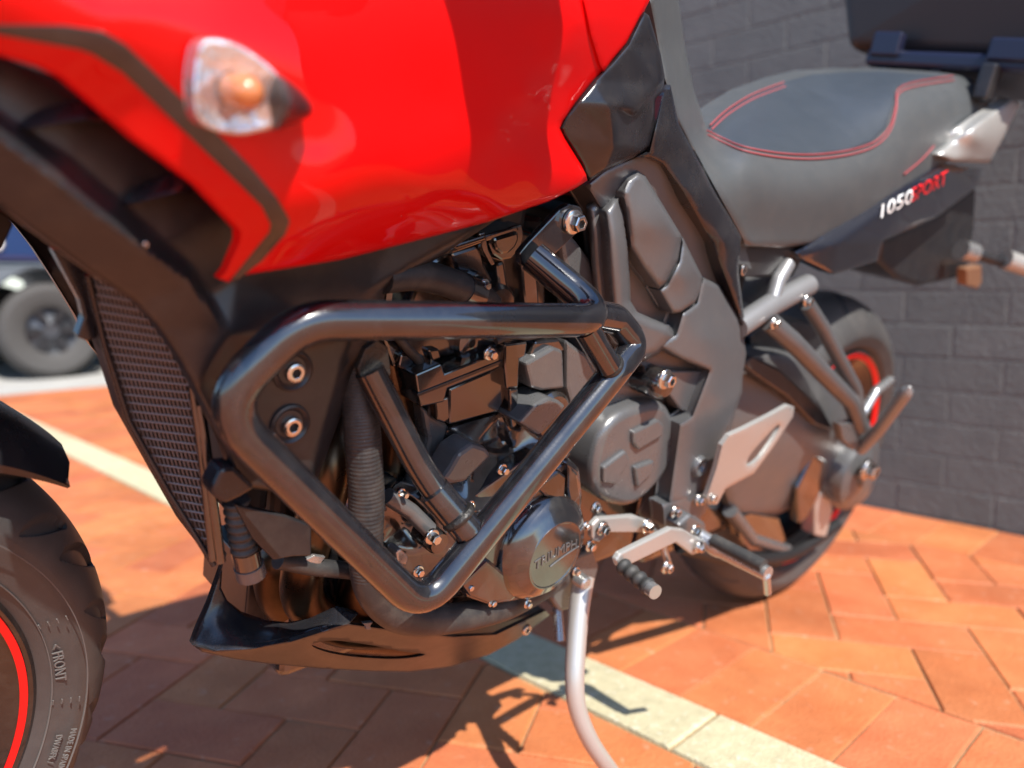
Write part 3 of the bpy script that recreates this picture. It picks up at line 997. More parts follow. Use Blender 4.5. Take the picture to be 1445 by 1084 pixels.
# ------------------------------------------------------------------ front wheel, steered to the left
rake = rad(23.2)
ax = Vector((math.sin(rake), 0, math.cos(rake)))
SM = np.array(Matrix.Rotation(STEER, 3, ax))
FA = np.array([0, 0, 0.30])
fw = lathe('front_wheel', [(.212, -.045), (.218, -.05), (.2215, -.048), (.2215, -.043), (.205, -.036), (.196, -.012), (.196, .012), (.205, .036), (.2215, .043), (.2215, .05), (.212, .045), (.188, .03), (.184, 0), (.188, -.03)], FA, 'rim_black', bike, 160, closed_prof=True, mat3=SM)
lathe('rim_stripe', [(.2145, -.0472), (.2090, -.0455), (.2088, -.0464), (.2145, -.0482)], FA, 'stripe_red', fw, 160, closed_prof=True, mat3=SM)
def spoke(parent, c, M3, r0, r1, a, w0, w1, y0, y1):
    e = np.array([math.cos(a), 0, math.sin(a)]); t = np.array([-math.sin(a), 0, math.cos(a)]); yv = np.array([0, 1.0, 0])
    q = [e * r0 + t * w0 + yv * y0, e * r0 - t * w0 + yv * y0, e * r1 - t * w1 + yv * y1, e * r1 + t * w1 + yv * y1]
    q2 = [p + yv * 2 * abs(y) for p, y in zip(q, (y0, y0, y1, y1))]
    v = [c + M3 @ p for p in q + q2]
    o = from_py('spoke', v, [(0, 1, 2, 3), (7, 6, 5, 4), (0, 4, 5, 1), (1, 5, 6, 2), (2, 6, 7, 3), (3, 7, 4, 0)], 'rim_black', parent, 0)
    md = o.modifiers.new('bevel', 'BEVEL'); md.width = .003; md.segments = 2
for k in range(5):
    for s in (-.16, .16):
        spoke(fw, FA, SM, .03, .192, k * 2 * math.pi / 5 + .5 + s * .6, .010, .007, -.025, -.014)
lathe('hub', [(.0, -.045), (.02, -.045), (.035, -.035), (.035, .035), (.02, .045), (.0, .045)], FA, 'rim_black', fw, 32, mat3=SM)
lathe('brake_disc', [(.105, -.062), (.155, -.062), (.155, -.057), (.105, -.057)], FA, 'steel', fw, 96, closed_prof=True, mat3=SM)
def tyre(name, parent, c, M3, R, W, rb, segs, grooves, material='tyre', NP=40):
    """moulded tyre: sidewall bead, raised lettering band, round crown with cut grooves"""
    prof = [(rb - .012, -W * .34), (rb, -W * .37), (rb + .004, -W * .41), (rb + .012, -W * .455), (rb + .015, -W * .463), (rb + .030, -W * .492), (rb + .0315, -W * .4955)]
    r1 = prof[-1]
    n = NP
    for k in range(1, n):
        a = rad(84) - rad(168) * k / n
        prof.append((R - W * .5 * .80 * (1 - math.cos(a)), -W * .5 * math.sin(a) / math.sin(rad(84)) * 1.0))
    prof += [(r, -h) for r, h in reversed(prof[:7])]
    m_ = len(prof)
    verts = []
    for i in range(segs):
        th = 2 * math.pi * i / segs
        for j, (r, h) in enumerate(prof):
            dep = grooves(th, h / (W * .5)) if 7 <= j < m_ - 7 else 0.0
            rr = r - dep
            verts.append(c + M3 @ np.array([rr * math.cos(th), h, rr * math.sin(th)]))
    faces = []
    for i in range(segs):
        i2 = (i + 1) % segs
        for j in range(m_ - 1):
            faces.append((i * m_ + j, i * m_ + j + 1, i2 * m_ + j + 1, i2 * m_ + j))
    return from_py(name, verts, faces, material, parent, 35)
def fgroove(th, s):
    """curved sipes that sweep from the crown to the shoulder, alternating sides"""
    def cut(dist, half, depth):
        return depth * min(1.0, max(0.0, (half - dist) / 0.022))
    d = 0.0
    P_ = 2 * math.pi / 15
    for side, ph in ((-1, 0.35), (1, 0.85)):
        t = (th / P_ + ph) % 1.0
        u = s * side
        if 0.04 < t < 0.62:
            k = (t - .04) / .58
            cu = 0.22 + 0.66 * k ** 0.8
            d = max(d, cut(abs(u - cu), 0.05 + 0.11 * math.sin(math.pi * k), 0.0055))
        t2 = (t + 0.45) % 1.0
        if 0.1 < t2 < 0.5:
            k = (t2 - .1) / .4
            d = max(d, cut(abs(u - (0.58 + 0.36 * k)), 0.03 + 0.075 * math.sin(math.pi * k), 0.0045))
        t3 = (t + 0.72) % 1.0
        if t3 < 0.35: d = max(d, cut(abs(u - (0.05 + .35 * t3)), 0.05, 0.0045))
    return d
ft = tyre('tyre', fw, FA, SM, .30, .120, .219, 1300, fgroove, NP=84)
def ring_text(body, size, R0, th0, ydepth, parent, material, M3, c, name='lettering', flip=False, slope=0.9, W=.12, rb=.219):
    me = text_mesh(body, size, 0.0005)
    vs = []
    for v in me.vertices:
        if flip: x, y = -v.co.x, -v.co.y
        else: x, y = v.co.x, v.co.y
        r = R0 + y
        th = th0 - x / R0
        h = ydepth - slope * (r - rb) - v.co.z
        vs.append(c + M3 @ np.array([r * math.cos(th), h, r * math.sin(th)]))
    o = from_py(name, vs, [tuple(p.vertices) for p in me.polygons], material, parent, 0)
    return o
def wheel_angle(px, py, c, M3, y):
    n_ = M3 @ np.array([0, 1.0, 0]); p0 = c + n_ * y
    d = ray(px, py); t = ((p0 - CB) @ n_) / (d @ n_)
    q = M3.T @ (CB + t * d - c)
    return math.atan2(q[2], q[0]), math.hypot(q[0], q[2])
mat('tyre_print', (0.11, 0.105, 0.10), 0.6)
for body, (px, py), size in (('< FRONT', (80, 932), .0105), ('MADE IN SPAIN', (87, 1048), .0062), ('DWABFK /', (73, 1052), .0062)):
    th, rr = wheel_angle(px, py, FA, SM, -.055)
    print('tyre text', body, round(math.degrees(th), 1), round(rr, 4))
    ring_text(body, size, rr, th, -.0495, ft, 'tyre_print', SM, FA, slope=.50)
for r0 in (.2305, .2545):
    h = -.0495 - .5 * (r0 - .219)
    lathe('sidewall_ring', [(r0 - .0005, h + .0006), (r0 - .0003, h - .0006), (r0 + .0003, h - .0008), (r0 + .0005, h + .0004)], FA, 'tyre_print', ft, 220, mat3=SM)
for (px, py) in ((75, 878), (98, 985)):
    th, rr = wheel_angle(px - 12, py, FA, SM, -.055)
    for k in range(4):
        r0 = .2315 + .006 * k
        t0 = np.array([-math.sin(th), 0, math.cos(th)]); e0 = np.array([math.cos(th), 0, math.sin(th)])
        h = -.0495 - .5 * (r0 - .219)
        q = []
        for dz in (-.0006, .0006):
            for dr in (-.0004, .0004):
                for w in (-.0025, .0025):
                    q.append(FA + SM @ (e0 * (r0 + dr) + t0 * w + np.array([0, h + dz - .0004, 0])))
        from_py('wear_mark', q, [(0, 1, 3, 2), (4, 6, 7, 5), (0, 4, 5, 1), (2, 3, 7, 6), (0, 2, 6, 4), (1, 5, 7, 3)], 'tyre_print', ft, 0)
# front mudguard
def mudguard():
    verts = []; a0, a1 = rad(41), rad(165); na = 60
    sec = [(-.072, .278), (-.073, .292), (-.066, .312), (-.050, .327), (-.02, .334), (0, .335), (.02, .334), (.050, .327), (.066, .312), (.073, .292), (.072, .278)]
    sec = sec + [(y * .955, r - .004) for y, r in reversed(sec)]
    for i in range(na + 1):
        a = a0 + (a1 - a0) * i / na
        k = 0.0
        for y, r in sec:
            # the sides are cut away towards the rear end
            cut = max(0, 1 - (a - a0) / rad(34))
            rr = r if r > .318 else r + (.318 - r) * cut * .9
            aa = a + (0.05 * (abs(y) / .07) ** 2 * (1 if i == 0 else 0))
            verts.append(FA + SM @ np.array([rr * math.cos(aa), y, rr * math.sin(aa)]))
    m_ = len(sec); faces = []
    for i in range(na):
        for j in range(m_):
            j2 = (j + 1) % m_
            faces.append((i * m_ + j, i * m_ + j2, (i + 1) * m_ + j2, (i + 1) * m_ + j))
    faces.append(tuple(range(m_))); faces.append(tuple(na * m_ + k for k in reversed(range(m_))))
    return from_py('front_mudguard', verts, faces, 'satin_black', bike, 40)
mudguard()
for s in (-1, 1):
    a_ = FA + SM @ np.array([0, s * .095, 0]); a_ = a_ + SM @ np.array([-.05, 0, 0]); b_ = a_ + np.array(ax) * .62
    fk = sweep('fork_leg', [a_ - np.array(ax) * .03, a_ + np.array(ax) * .30], .027, 'satin_black', bike, 24)
    sweep('fork_tube', [a_ + np.array(ax) * .28, b_], .023, 'satin_black', fk, 24)

# ------------------------------------------------------------------ crash bar
rb_ = 0.0134
cb = tube('crash_bar', [(752, 362, -.176), (860, 452, -.238), (640, 452, -.222), (426, 452, -.205), (302, 571, -.196), (595, 860, -.228), (868, 524, -.234), (898, 486, -.226), (868, 450, -.220), (836, 444, -.222)],
          rb_, 'bar_gloss', bike, fil=[.030, .5, .045, .048, .031, .05, .018, .018], segs=32)
tube('gusset_tube', [(826, 462, -.234), (858, 516, -.236)], .0112, 'bar_gloss', cb, segs=28)
br = tube('strut_tube', [(664, 752, -.226), (598, 672, -.196), (521, 522, -.172)], .0112, 'bar_gloss', cb, fil=.3, segs=28)
tube('sleeve', [(660, 748, -.224), (612, 692, -.204)], .0134, 'bar_gloss', cb, segs=28)
prism('mount_plate', [(533, 480), (548, 490), (552, 528), (538, 548), (512, 540), (505, 520), (516, 492)], -.172, .006, 'weld', cb, .001)
pl = prism('bracket', [(733, 358), (744, 344), (790, 296), (804, 288), (820, 292), (826, 308), (822, 322), (770, 372), (750, 380), (736, 374)], -.172, .007, 'bar_gloss', cb, .0015)
bolt(808, 313, -.174, 18, cb, 'flange', stretch=1.1)
for (x, y, yv, w) in ((660, 745, -.226, .0155), (842, 448, -.230, .0138), (862, 520, -.234, .0132)):
    c_ = B(x, y, yv)
    dirv = B(598, 672, -.196) - B(664, 752, -.226) if x == 660 else (B(820, 428, -.218) - c_ if x == 842 else B(826, 462, -.234) - c_)
    dirv = dirv / np.linalg.norm(dirv)
    off = .012 if x == 660 else .004
    P = [c_ + dirv * (off - .003 + .006 * k / 8) for k in range(9)]
    sweep('weld_bead', P, w, 'weld', cb, 24, True, lambda t, w=w: w * (.9 + .1 * math.sin(math.pi * t)))

# ------------------------------------------------------------------ engine
def pz(outline, y, d, material, parent, name, bevel=.002, **k):
    return prism(name, outline, y, d, material, parent, bevel, **k)
eng = pz([(498, 395), (600, 330), (760, 290), (858, 330), (872, 470), (880, 640), (840, 760), (800, 830), (700, 850), (600, 845), (540, 800), (500, 690), (490, 540)], -.075, .15, 'deep_black', bike, 'engine', .004)
# cam cover and head under the tank
hd = pz([(600, 372), (640, 352), (676, 340), (726, 322), (756, 330), (770, 372), (772, 470), (700, 476), (600, 480), (560, 470)], -.108, .05, 'engine_black', eng, 'cam_cover', .004)
pz([(636, 358), (674, 346), (680, 352), (684, 372), (697, 398), (694, 420), (652, 408), (644, 380)], -.121, .03, 'engine_black', eng, 'cover_rib', .003)
pz([(700, 372), (712, 368), (720, 420), (728, 470), (712, 470), (706, 430)], -.121, .03, 'engine_black', eng, 'cover_rib', .003)
pz([(734, 360), (752, 352), (760, 400), (764, 460), (746, 464), (738, 410)], -.121, .03, 'engine_black', eng, 'cover_rib', .003)
pz([(600, 362), (672, 336), (730, 318), (734, 326), (676, 345), (604, 371)], -.126, .03, 'engine_black', eng, 'cover_flange', .002)
pz([(690, 330), (738, 316), (740, 334), (735, 352), (723, 365), (708, 368), (696, 360), (690, 346)], -.124, .02, 'engine_black', eng, 'cup_flange', .002)
pz([(697, 336), (732, 326), (733, 338), (728, 350), (719, 358), (708, 360), (700, 353), (697, 345)], -.1275, .02, 'engine_black', eng, 'cup', .003)
pz([(640, 346), (684, 332), (688, 338), (642, 353)], -.1275, .02, 'engine_black', eng, 'cover_lip', .0015)
pz([(676, 330), (685, 327), (690, 352), (700, 372), (694, 376), (682, 354)], -.1265, .02, 'engine_black', eng, 'cover_lip', .0015)
smooth_tube('wiring_loom', [(556, 470, -.128), (575, 492, -.126), (590, 508, -.120), (600, 530, -.112)], .004, 'rubber', eng)
smooth_tube('sensor_lead', [(700, 482, -.142), (722, 474, -.142), (745, 476, -.136), (770, 470, -.12)], .003, 'rubber', eng)
smooth_tube('breather_hose', [(552, 560, -.105), (570, 600, -.112), (584, 650, -.118), (575, 690, -.118)], .006, 'rubber', eng)
lathe('thermostat_housing', [(0, -.012), (.016, -.012), (.0195, -.009), (.0205, .02)], B(694, 428, -.125), 'engine_black', eng, 32)
# coolant hose and its clamp
hz = smooth_tube('coolant_hose', [(540, 392, -.150), (585, 388, -.147), (625, 396, -.142), (668, 414, -.136), (690, 430, -.130)], .0125, 'hose', eng)
P0, P1 = B(652, 407, -.138), B(672, 416, -.135)
sweep('clamp', [P0 + (P1 - P0) * k / 6 for k in range(7)], .0138, 'engine_black', hz, 24)
tube('bolt_boss', [(664, 392, -.118), (676, 399, -.134)], .0085, 'engine_black', eng, segs=18)
bolt(683, 402, -.140, 9, eng, 'hex', stretch=1.2)
pz([(540, 478), (600, 470), (762, 468), (768, 486), (720, 494), (660, 500), (600, 506), (556, 520)], -.114, .04, 'engine_black', eng, 'head_lower', .003)
pz([(566, 500), (582, 498), (586, 512), (574, 524), (562, 518)], -.120, .02, 'engine_black', eng, 'head_rib', .002)
pz([(604, 494), (620, 492), (624, 506), (610, 512)], -.120, .02, 'engine_black', eng, 'head_rib', .002)
lathe('cover_round', [(0, -.006), (.020, -.006), (.023, -.004), (.024, .02)], B(672, 480, -.118), 'engine_black', eng, 40)
bolt(690, 499, -.140, 10, eng, 'hex', stretch=1.3)
tube('bolt_boss', [(704, 490, -.118), (693, 497, -.135)], .006, 'engine_black', eng, segs=16)
# cylinder head joint and barrel
pz([(586, 529), (623, 513), (628, 527), (712, 494), (722, 500), (721, 514), (705, 519), (632, 549), (627, 568), (594, 575), (590, 555)], -.136, .045, 'engine_black', eng, 'head_joint', .0018)
pz([(589, 556), (632, 539), (712, 507), (713, 511), (633, 543), (590, 560)], -.1372, .01, 'satin_black', eng, 'gasket_line', .0004)
pz([(634, 549), (704, 519), (715, 512), (714, 560), (704, 581), (634, 600)], -.129, .06, 'engine_black', eng, 'cylinder', .002)
pz([(613, 566), (634, 560), (636, 590), (627, 598), (617, 594)], -.131, .04, 'engine_black', eng, 'cylinder_boss', .002)
pz([(596, 574), (622, 592), (634, 600), (638, 640), (636, 668), (612, 668), (598, 655), (604, 620)], -.118, .05, 'engine_grey', eng, 'barrel_skirt', .004)
pz([(712, 486), (745, 482), (742, 502), (734, 506), (732, 548), (715, 549), (712, 520)], -.141, .04, 'engine_black', eng, 'stud_column', .0022)
pz([(719, 549), (732, 548), (730, 600), (724, 606), (720, 580)], -.136, .03, 'engine_black', eng, 'stud_column', .002)
# crankcase deck: facets shaped as a creased casting
deck_c = [(630, 602, -.122), (704, 582, -.124), (738, 560, -.118), (640, 640, -.120), (668, 628, -.136), (690, 640, -.138), (660, 676, -.150), (626, 676, -.142), (612, 660, -.116), (704, 620, -.118), (724, 636, -.126),
          (750, 622, -.132), (770, 650, -.15), (716, 664, -.140), (700, 700, -.158), (660, 710, -.160), (735, 600, -.122), (716, 600, -.13), (600, 700, -.15), (800, 620, -.15), (795, 590, -.14)]
relief('crankcase_deck', [(612, 650), (632, 602), (700, 582), (738, 562), (760, 600), (800, 600), (806, 640), (770, 690), (720, 720), (660, 725), (600, 712), (602, 680)], lin(deck_c, (), 4), 'engine_black', eng, thick=.03, step=5, rnd=(4, .003), ang=28)
pz([(668, 626), (686, 632), (695, 643), (676, 662), (657, 681), (638, 684), (624, 678), (634, 664), (648, 640)], -.158, .03, 'engine_grey', eng, 'casting_lug', .004)
pz([(742, 513), (782, 490), (795, 495), (797, 548), (765, 552), (750, 548)], -.140, .05, 'engine_grey', eng, 'starter_cover', .003)
pz([(755, 482), (790, 478), (800, 494), (764, 506), (744, 512)], -.132, .05, 'engine_black', eng, 'casting_web', .003)
pz([(756, 571), (776, 561), (790, 566), (799, 573), (781, 596), (762, 615), (733, 597)], -.154, .04, 'engine_grey', eng, 'casting_lug', .003)
lathe('starter_end', [(0, -.010), (.022, -.010), (.026, -.006), (.027, .03)], B(772, 584, -.134), 'engine_black', eng, 36)
pz([(800, 480), (828, 500), (850, 540), (856, 620), (840, 640), (815, 600), (800, 548)], -.130, .05, 'engine_grey', eng, 'block_side', .004)
bolt(708, 662, -.163, 8.5, eng, 'hex', stretch=1.3)
pz([(670, 700), (740, 650), (760, 640), (766, 652), (700, 705), (684, 716)], -.158, .02, 'engine_black', eng, 'case_flange', .002)
# crankcase behind the lower bend
relief('crankcase', [(540, 700), (560, 676), (610, 690), (660, 720), (720, 700), (740, 720), (700, 800), (660, 840), (600, 850), (556, 820), (534, 760)],
       lin([(520, 700, -.128), (560, 670, -.126), (610, 690, -.14), (660, 720, -.152), (740, 700, -.16), (700, 830, -.165), (640, 860, -.155), (556, 830, -.135), (530, 770, -.126), (566, 740, -.124), (590, 780, -.142), (620, 740, -.148), (640, 790, -.158), (575, 700, -.134)], (), 5),
       'engine_black', eng, thick=.04, step=6, rnd=(5, .004), ang=28)
tube('case_pipe', [(546, 700, -.146), (580, 722, -.150), (606, 748, -.158)], .0075, 'engine_grey', eng, fil=.02)
bolt(609, 757, -.170, 12, eng, 'hex', stretch=1.2)
lathe('bolt_boss', [(0, -.008), (.0095, -.008), (.011, -.005), (.0115, .02)], B(613, 762, -.160), 'engine_black', eng, 28)
tube('oil_pipe', [(632, 742, -.17), (650, 746, -.172), (668, 752, -.172)], .0062, 'engine_grey', eng, fil=.01)
pz([(559, 780), (566, 774), (577, 786), (574, 800), (561, 797)], -.152, .015, 'alloy', eng, 'sensor_plug', .002)
bolt(590, 806, -.165, 9, eng, 'hex')
bolt(565, 694, -.150, 7, eng, 'hex', stretch=2.2)
bolt(664, 712, -.172, 6.5, eng, 'hex')
# alternator cover
ac = B(772, 776, -.184)
cov = lathe('alternator_cover', [(0, -.012), (.0345, -.012), (.0355, -.0128), (.0368, -.0128), (.0378, -.0115), (.046, -.008), (.056, .002), (.060, .012), (.061, .04)], ac, 'engine_black', eng, 80, ang=30)
pz([(644, 812), (700, 740), (728, 712), (790, 660), (806, 648), (820, 660), (824, 700), (820, 740), (800, 790), (770, 830), (730, 850), (690, 856), (660, 846)], -.174, .05, 'engine_black', eng, 'cover_flange', .006)
pz([(652, 826), (690, 790), (716, 812), (740, 836), (720, 850), (690, 852), (664, 842)], -.181, .03, 'engine_black', eng, 'cover_step', .003)
pz([(757, 688), (790, 664), (800, 672), (798, 708), (772, 702)], -.180, .02, 'engine_black', eng, 'cover_window', .003)
pz([(804, 656), (816, 668), (820, 700), (808, 716), (803, 690)], -.182, .02, 'engine_black', eng, 'cover_window', .003)
me = text_mesh('TRIUMPH', .0145, .0007)
vs = []
for v in me.vertices:
    x, y = v.co.x * 1.0, v.co.y
    a = 0.16
    yy_ = y * (1.0 + 5.0 * abs(x) * 0.6) - 3.0 * x * x
    p = np.array([ac[0] + x * math.cos(a) - yy_ * math.sin(a), ac[1] - .0122 - v.co.z, ac[2] + x * math.sin(a) + yy_ * math.cos(a) + .003])
    vs.append(p)
from_py('lettering', vs, [tuple(p.vertices) for p in me.polygons], 'engine_grey', cov, 0)
arcp = [ac + np.array([x * math.cos(.16) + .006, -.0125, -.010 - 2.5 * (x - .02) ** 2 + .0045 + x * .25]) for x in np.linspace(-.012, .028, 14)]
sweep('underline', arcp, .0007, 'engine_grey', cov, 8)
for (x, y) in ((694, 850), (662, 828), (826, 742), (812, 806), (744, 852)):
    bolt(x, y, -.178, 7, eng, 'hex')
# ribbed coolant hose running down behind the bar and bending under the engine
hp = [(494, 440, -.128), (500, 500, -.140), (507, 560, -.152), (512, 620, -.160), (517, 700, -.164), (516, 780, -.166), (528, 838, -.168), (570, 872, -.168), (640, 872, -.164), (720, 852, -.158), (790, 812, -.148)]
P = catmull([B(*p) for p in hp], False, 60)
sweep('ribbed_hose', P, .0145, 'hose', eng, 22, True, lambda t: .0145 + (.00022 * math.sin(t * 900) if t < .55 else 0))
# exhaust header seen between cowl and hose
smooth_tube('exhaust_header', [(478, 600, -.10), (470, 650, -.12), (452, 720, -.12), (430, 790, -.11), (430, 850, -.09), (480, 885, -.08), (560, 890, -.08)], .019, 'bronze', bike)
smooth_tube('exhaust_header', [(545, 470, -.085), (552, 540, -.09), (560, 620, -.09), (540, 740, -.09), (500, 850, -.07), (600, 885, -.06)], .017, 'bronze', bike)
smooth_tube('exhaust_header', [(420, 780, -.06), (390, 800, -.05), (400, 850, -.04), (470, 890, -.04), (600, 905, -.03)], .020, 'bronze', bike)

# ------------------------------------------------------------------ belly pan
rim = [(320, 781, -.074), (314, 800, -.074), (312, 830, -.076), (322, 850, -.079), (345, 868, -.086), (380, 880, -.097), (410, 883, -.107), (440, 878, -.119), (462, 868, -.130), (480, 860, -.140), (506, 866, -.150)]
edge = [(271, 910, -.086), (305, 920, -.104), (350, 917, -.122), (410, 906, -.139), (454, 892, -.149), (492, 881, -.156)]
sil = [(296, 850, -.078), (280, 886, -.081)]
facef = tps(rim + edge + sil + [(300, 890, -.091), (340, 895, -.106), (400, 895, -.126)])
bel = relief('belly_pan', [p[:2] for p in rim] + [p[:2] for p in reversed(edge)] + [(280, 886), (296, 850)], facef, 'satin_black', bike, thick=.006, step=5, rnd=(3, .0012), ang=60)
under_lo = [(285, 920, -.090), (330, 930, -.096), (372, 936, -.098), (447, 943, -.098), (521, 947, -.096), (578, 948, -.095), (634, 941, -.095), (690, 924, -.098), (731, 902, -.103), (776, 868, -.110)]
under_hi = [(305, 920, -.104), (350, 917, -.122), (410, 906, -.139), (454, 892, -.149), (492, 881, -.156), (560, 890, -.157), (640, 899, -.152), (700, 896, -.142), (770, 862, -.128)]
undf = tps(under_lo + under_hi + [(271, 910, -.086)])
relief('underside', [(271, 910)] + [p[:2] for p in under_hi] + [p[:2] for p in reversed(under_lo)], undf, 'black_plastic', bel, thick=.005, step=6, rnd=(3, .0012), ang=60,
       holes=[[(440, 910), (470, 904), (520, 910), (566, 919), (600, 924), (560, 930), (500, 927), (460, 920)]])
# far wall of the scoop and its floor
prism('belly_side', [(352, 800), (420, 810), (520, 860), (640, 892), (772, 862), (700, 912), (520, 934), (400, 915), (345, 880)], -.02, .10, 'black_plastic', bel, .002)
bolt(742, 888, -.130, 8, bel, 'socket')
for (x, y) in ((512, 880), (602, 866)):
    prism('clip', [(x, y), (x + 15, y - 2), (x + 11, y + 3), (x + 12, y + 9), (x + 5, y + 9), (x + 5, y + 4)], -.163, .004, 'engine_grey', bel, .0006)

# ------------------------------------------------------------------ frame and swingarm pivot casting
frm = relief('frame_spar', [(826, 262), (850, 300), (858, 380), (864, 450), (888, 505), (910, 522), (945, 556), (963, 585), (958, 650), (925, 735), (935, 760), (985, 742), (1003, 700), (1018, 650), (1042, 570), (1053, 500), (1046, 450), (1010, 350), (965, 265), (925, 205), (895, 221), (853, 240)],
             tps([(826, 262, -.150), (895, 225, -.158), (870, 300, -.150), (930, 420, -.143), (1000, 350, -.147), (1040, 480, -.150), (960, 560, -.146), (990, 620, -.155), (940, 750, -.150)]), 'frame_grey', bike, thick=.03, step=7, rnd=(6, .005), ang=50)
relief('spar_column', [(849, 296), (862, 280), (875, 276), (883, 303), (888, 352), (890, 425), (899, 440), (921, 450), (945, 458), (954, 474), (930, 500), (905, 512), (880, 492), (862, 445), (856, 381), (853, 329)], tps([(862, 280, -.163), (875, 330, -.171), (875, 420, -.170), (900, 480, -.168), (945, 465, -.170), (880, 292, -.165)]), 'frame_grey', frm, thick=.02, step=4, rnd=(15, .015), ang=60)
relief('spar_band', [(876, 272), (885, 252), (900, 241), (911, 249), (936, 290), (962, 333), (957, 368), (940, 400), (929, 408), (905, 378), (888, 350), (883, 300)], tps([(885, 255, -.166), (911, 255, -.168), (920, 320, -.176), (955, 350, -.173), (930, 400, -.171), (895, 340, -.170)]), 'frame_grey', frm, thick=.02, step=4, rnd=(9, .008), ang=60)
relief('spar_band', [(963, 334), (991, 391), (990, 406), (981, 427), (960, 441), (949, 443), (929, 410), (941, 402), (958, 369)], tps([(965, 340, -.166), (985, 400, -.168), (945, 435, -.168), (935, 410, -.166), (962, 390, -.172)]), 'frame_grey', frm, thick=.02, step=4, rnd=(5, .005), ang=60)
relief('pivot_plate', [(991, 391), (1014, 402), (1044, 450), (1050, 490), (1047, 554), (1022, 626), (1005, 683), (1000, 705), (942, 712), (948, 670), (958, 598), (976, 586), (1000, 523), (962, 508), (926, 488), (953, 472), (962, 442), (982, 428)], tps([(991, 395, -.162), (1040, 460, -.158), (1000, 480, -.170), (1045, 540, -.160), (990, 600, -.169), (960, 650, -.165), (970, 700, -.166), (940, 488, -.163), (1010, 560, -.170)]), 'frame_grey', frm, thick=.022, step=4, rnd=(6, .006), ang=50)
prism('pivot_facet', [(936, 524), (999, 524), (975, 585), (961, 578), (944, 556)], -.156, .02, 'frame_grey', frm, .002)
relief('foot_plate', [(934, 712), (1002, 686), (996, 722), (980, 742), (950, 752), (936, 744)], -.166, 'frame_grey', frm, thick=.02, step=5, rnd=(5, .004))
lathe('pivot_cap', [(0, -.004), (.012, -.004), (.014, -.002), (.0165, .001), (.019, -.002), (.021, .001), (.021, .02)], B(1034, 528, -.150), 'frame_grey', frm, 32)
lathe('pivot_cap', [(0, .002), (.006, .002), (.008, -.003), (.012, -.004), (.014, .0), (.014, .02)], B(987, 658, -.168), 'engine_grey', frm, 32)
for (x, y, r) in ((986, 705, 9), (952, 722, 9), (938, 535, 15)):
    bolt(x, y, -.172, r, frm, 'flange')
lathe('engine_mount', [(0, -.02), (.012, -.02), (.016, -.016), (.018, .0), (.018, .02)], B(922, 538, -.150), 'engine_black', frm, 28)
pz([(790, 330), (812, 336), (834, 366), (850, 420), (852, 470), (830, 462), (812, 420), (796, 370)], -.135, .03, 'engine_grey', eng, 'frame_lug', .005)
pz([(812, 388), (822, 380), (832, 384), (850, 440), (858, 560), (838, 570), (824, 480), (810, 420)], -.128, .03, 'engine_grey', eng, 'frame_lug', .005)
# sprocket cover
spc = pz([(838, 676), (842, 640), (856, 604), (884, 580), (930, 568), (948, 580), (954, 612), (948, 652), (926, 688), (890, 716), (850, 706)], -.152, .05, 'engine_grey', bike, 'sprocket_cover', .010, segs=4, smooth_outline=True)
pz([(894, 610), (930, 592), (938, 600), (936, 616), (902, 636), (894, 626)], -.157, .02, 'engine_grey', spc, 'cover_window', .003)
pz([(852, 660), (884, 636), (890, 650), (870, 684), (852, 682)], -.157, .02, 'engine_grey', spc, 'cover_window', .003)
pz([(896, 660), (924, 650), (922, 668), (900, 690)], -.157, .02, 'engine_grey', spc, 'cover_window', .003)
pz([(850, 548), (880, 530), (920, 540), (950, 560), (940, 572), (890, 580), (856, 600)], -.130, .04, 'engine_grey', bike, 'gearbox_case', .006)

# ------------------------------------------------------------------ black side covers beside the tank and along the seat
sc_c = [(790, 181, -.186), (812, 147, -.191), (840, 113, -.190), (886, 62, -.184), (909, 17, -.174), (932, 74, -.172), (938, 108, -.170), (862, 150, -.199), (893, 156, -.193), (930, 118, -.181), (898, 166, -.178), (934, 132, -.172), (906, 210, -.171), (925, 205, -.166),
        (853, 242, -.180), (832, 256, -.174), (868, 205, -.190), (893, 217, -.172), (819, 231, -.180), (797, 196, -.185), (918, 40, -.176), (770, 180, -.18), (840, 280, -.17), (950, 110, -.165), (935, 215, -.165), (910, 0, -.17), (830, 100, -.187)]
sidec = relief('side_cover', [(790, 181), (797, 166), (812, 147), (840, 113), (864, 88), (886, 62), (904, 25), (909, 17), (916, 22), (932, 74), (938, 107), (936, 128), (925, 140), (922, 205), (897, 221), (853, 242), (832, 256), (819, 231), (797, 196)], lin(sc_c, [(8, 9), (10, 11), (7, 8), (7, 16)], 4), 'satin_black', bike, thick=.014, step=5, rnd=(6, .005), ang=45)
relief('seat_cover_panel', [(898, 222), (915, 214), (935, 130), (946, 120), (958, 175), (1002, 258), (1046, 334), (1042, 384), (1052, 460), (1048, 470), (1040, 440), (1004, 345), (962, 270), (934, 232), (918, 224)],
       tps([(898, 222, -.172), (930, 190, -.172), (950, 160, -.165), (1000, 258, -.162), (1046, 334, -.160), (980, 270, -.170), (1020, 340, -.170), (1040, 400, -.166), (1050, 465, -.158), (940, 235, -.166), (1000, 345, -.160)]), 'satin_black', bike, thick=.02, step=6, rnd=(6, .005), ang=45)

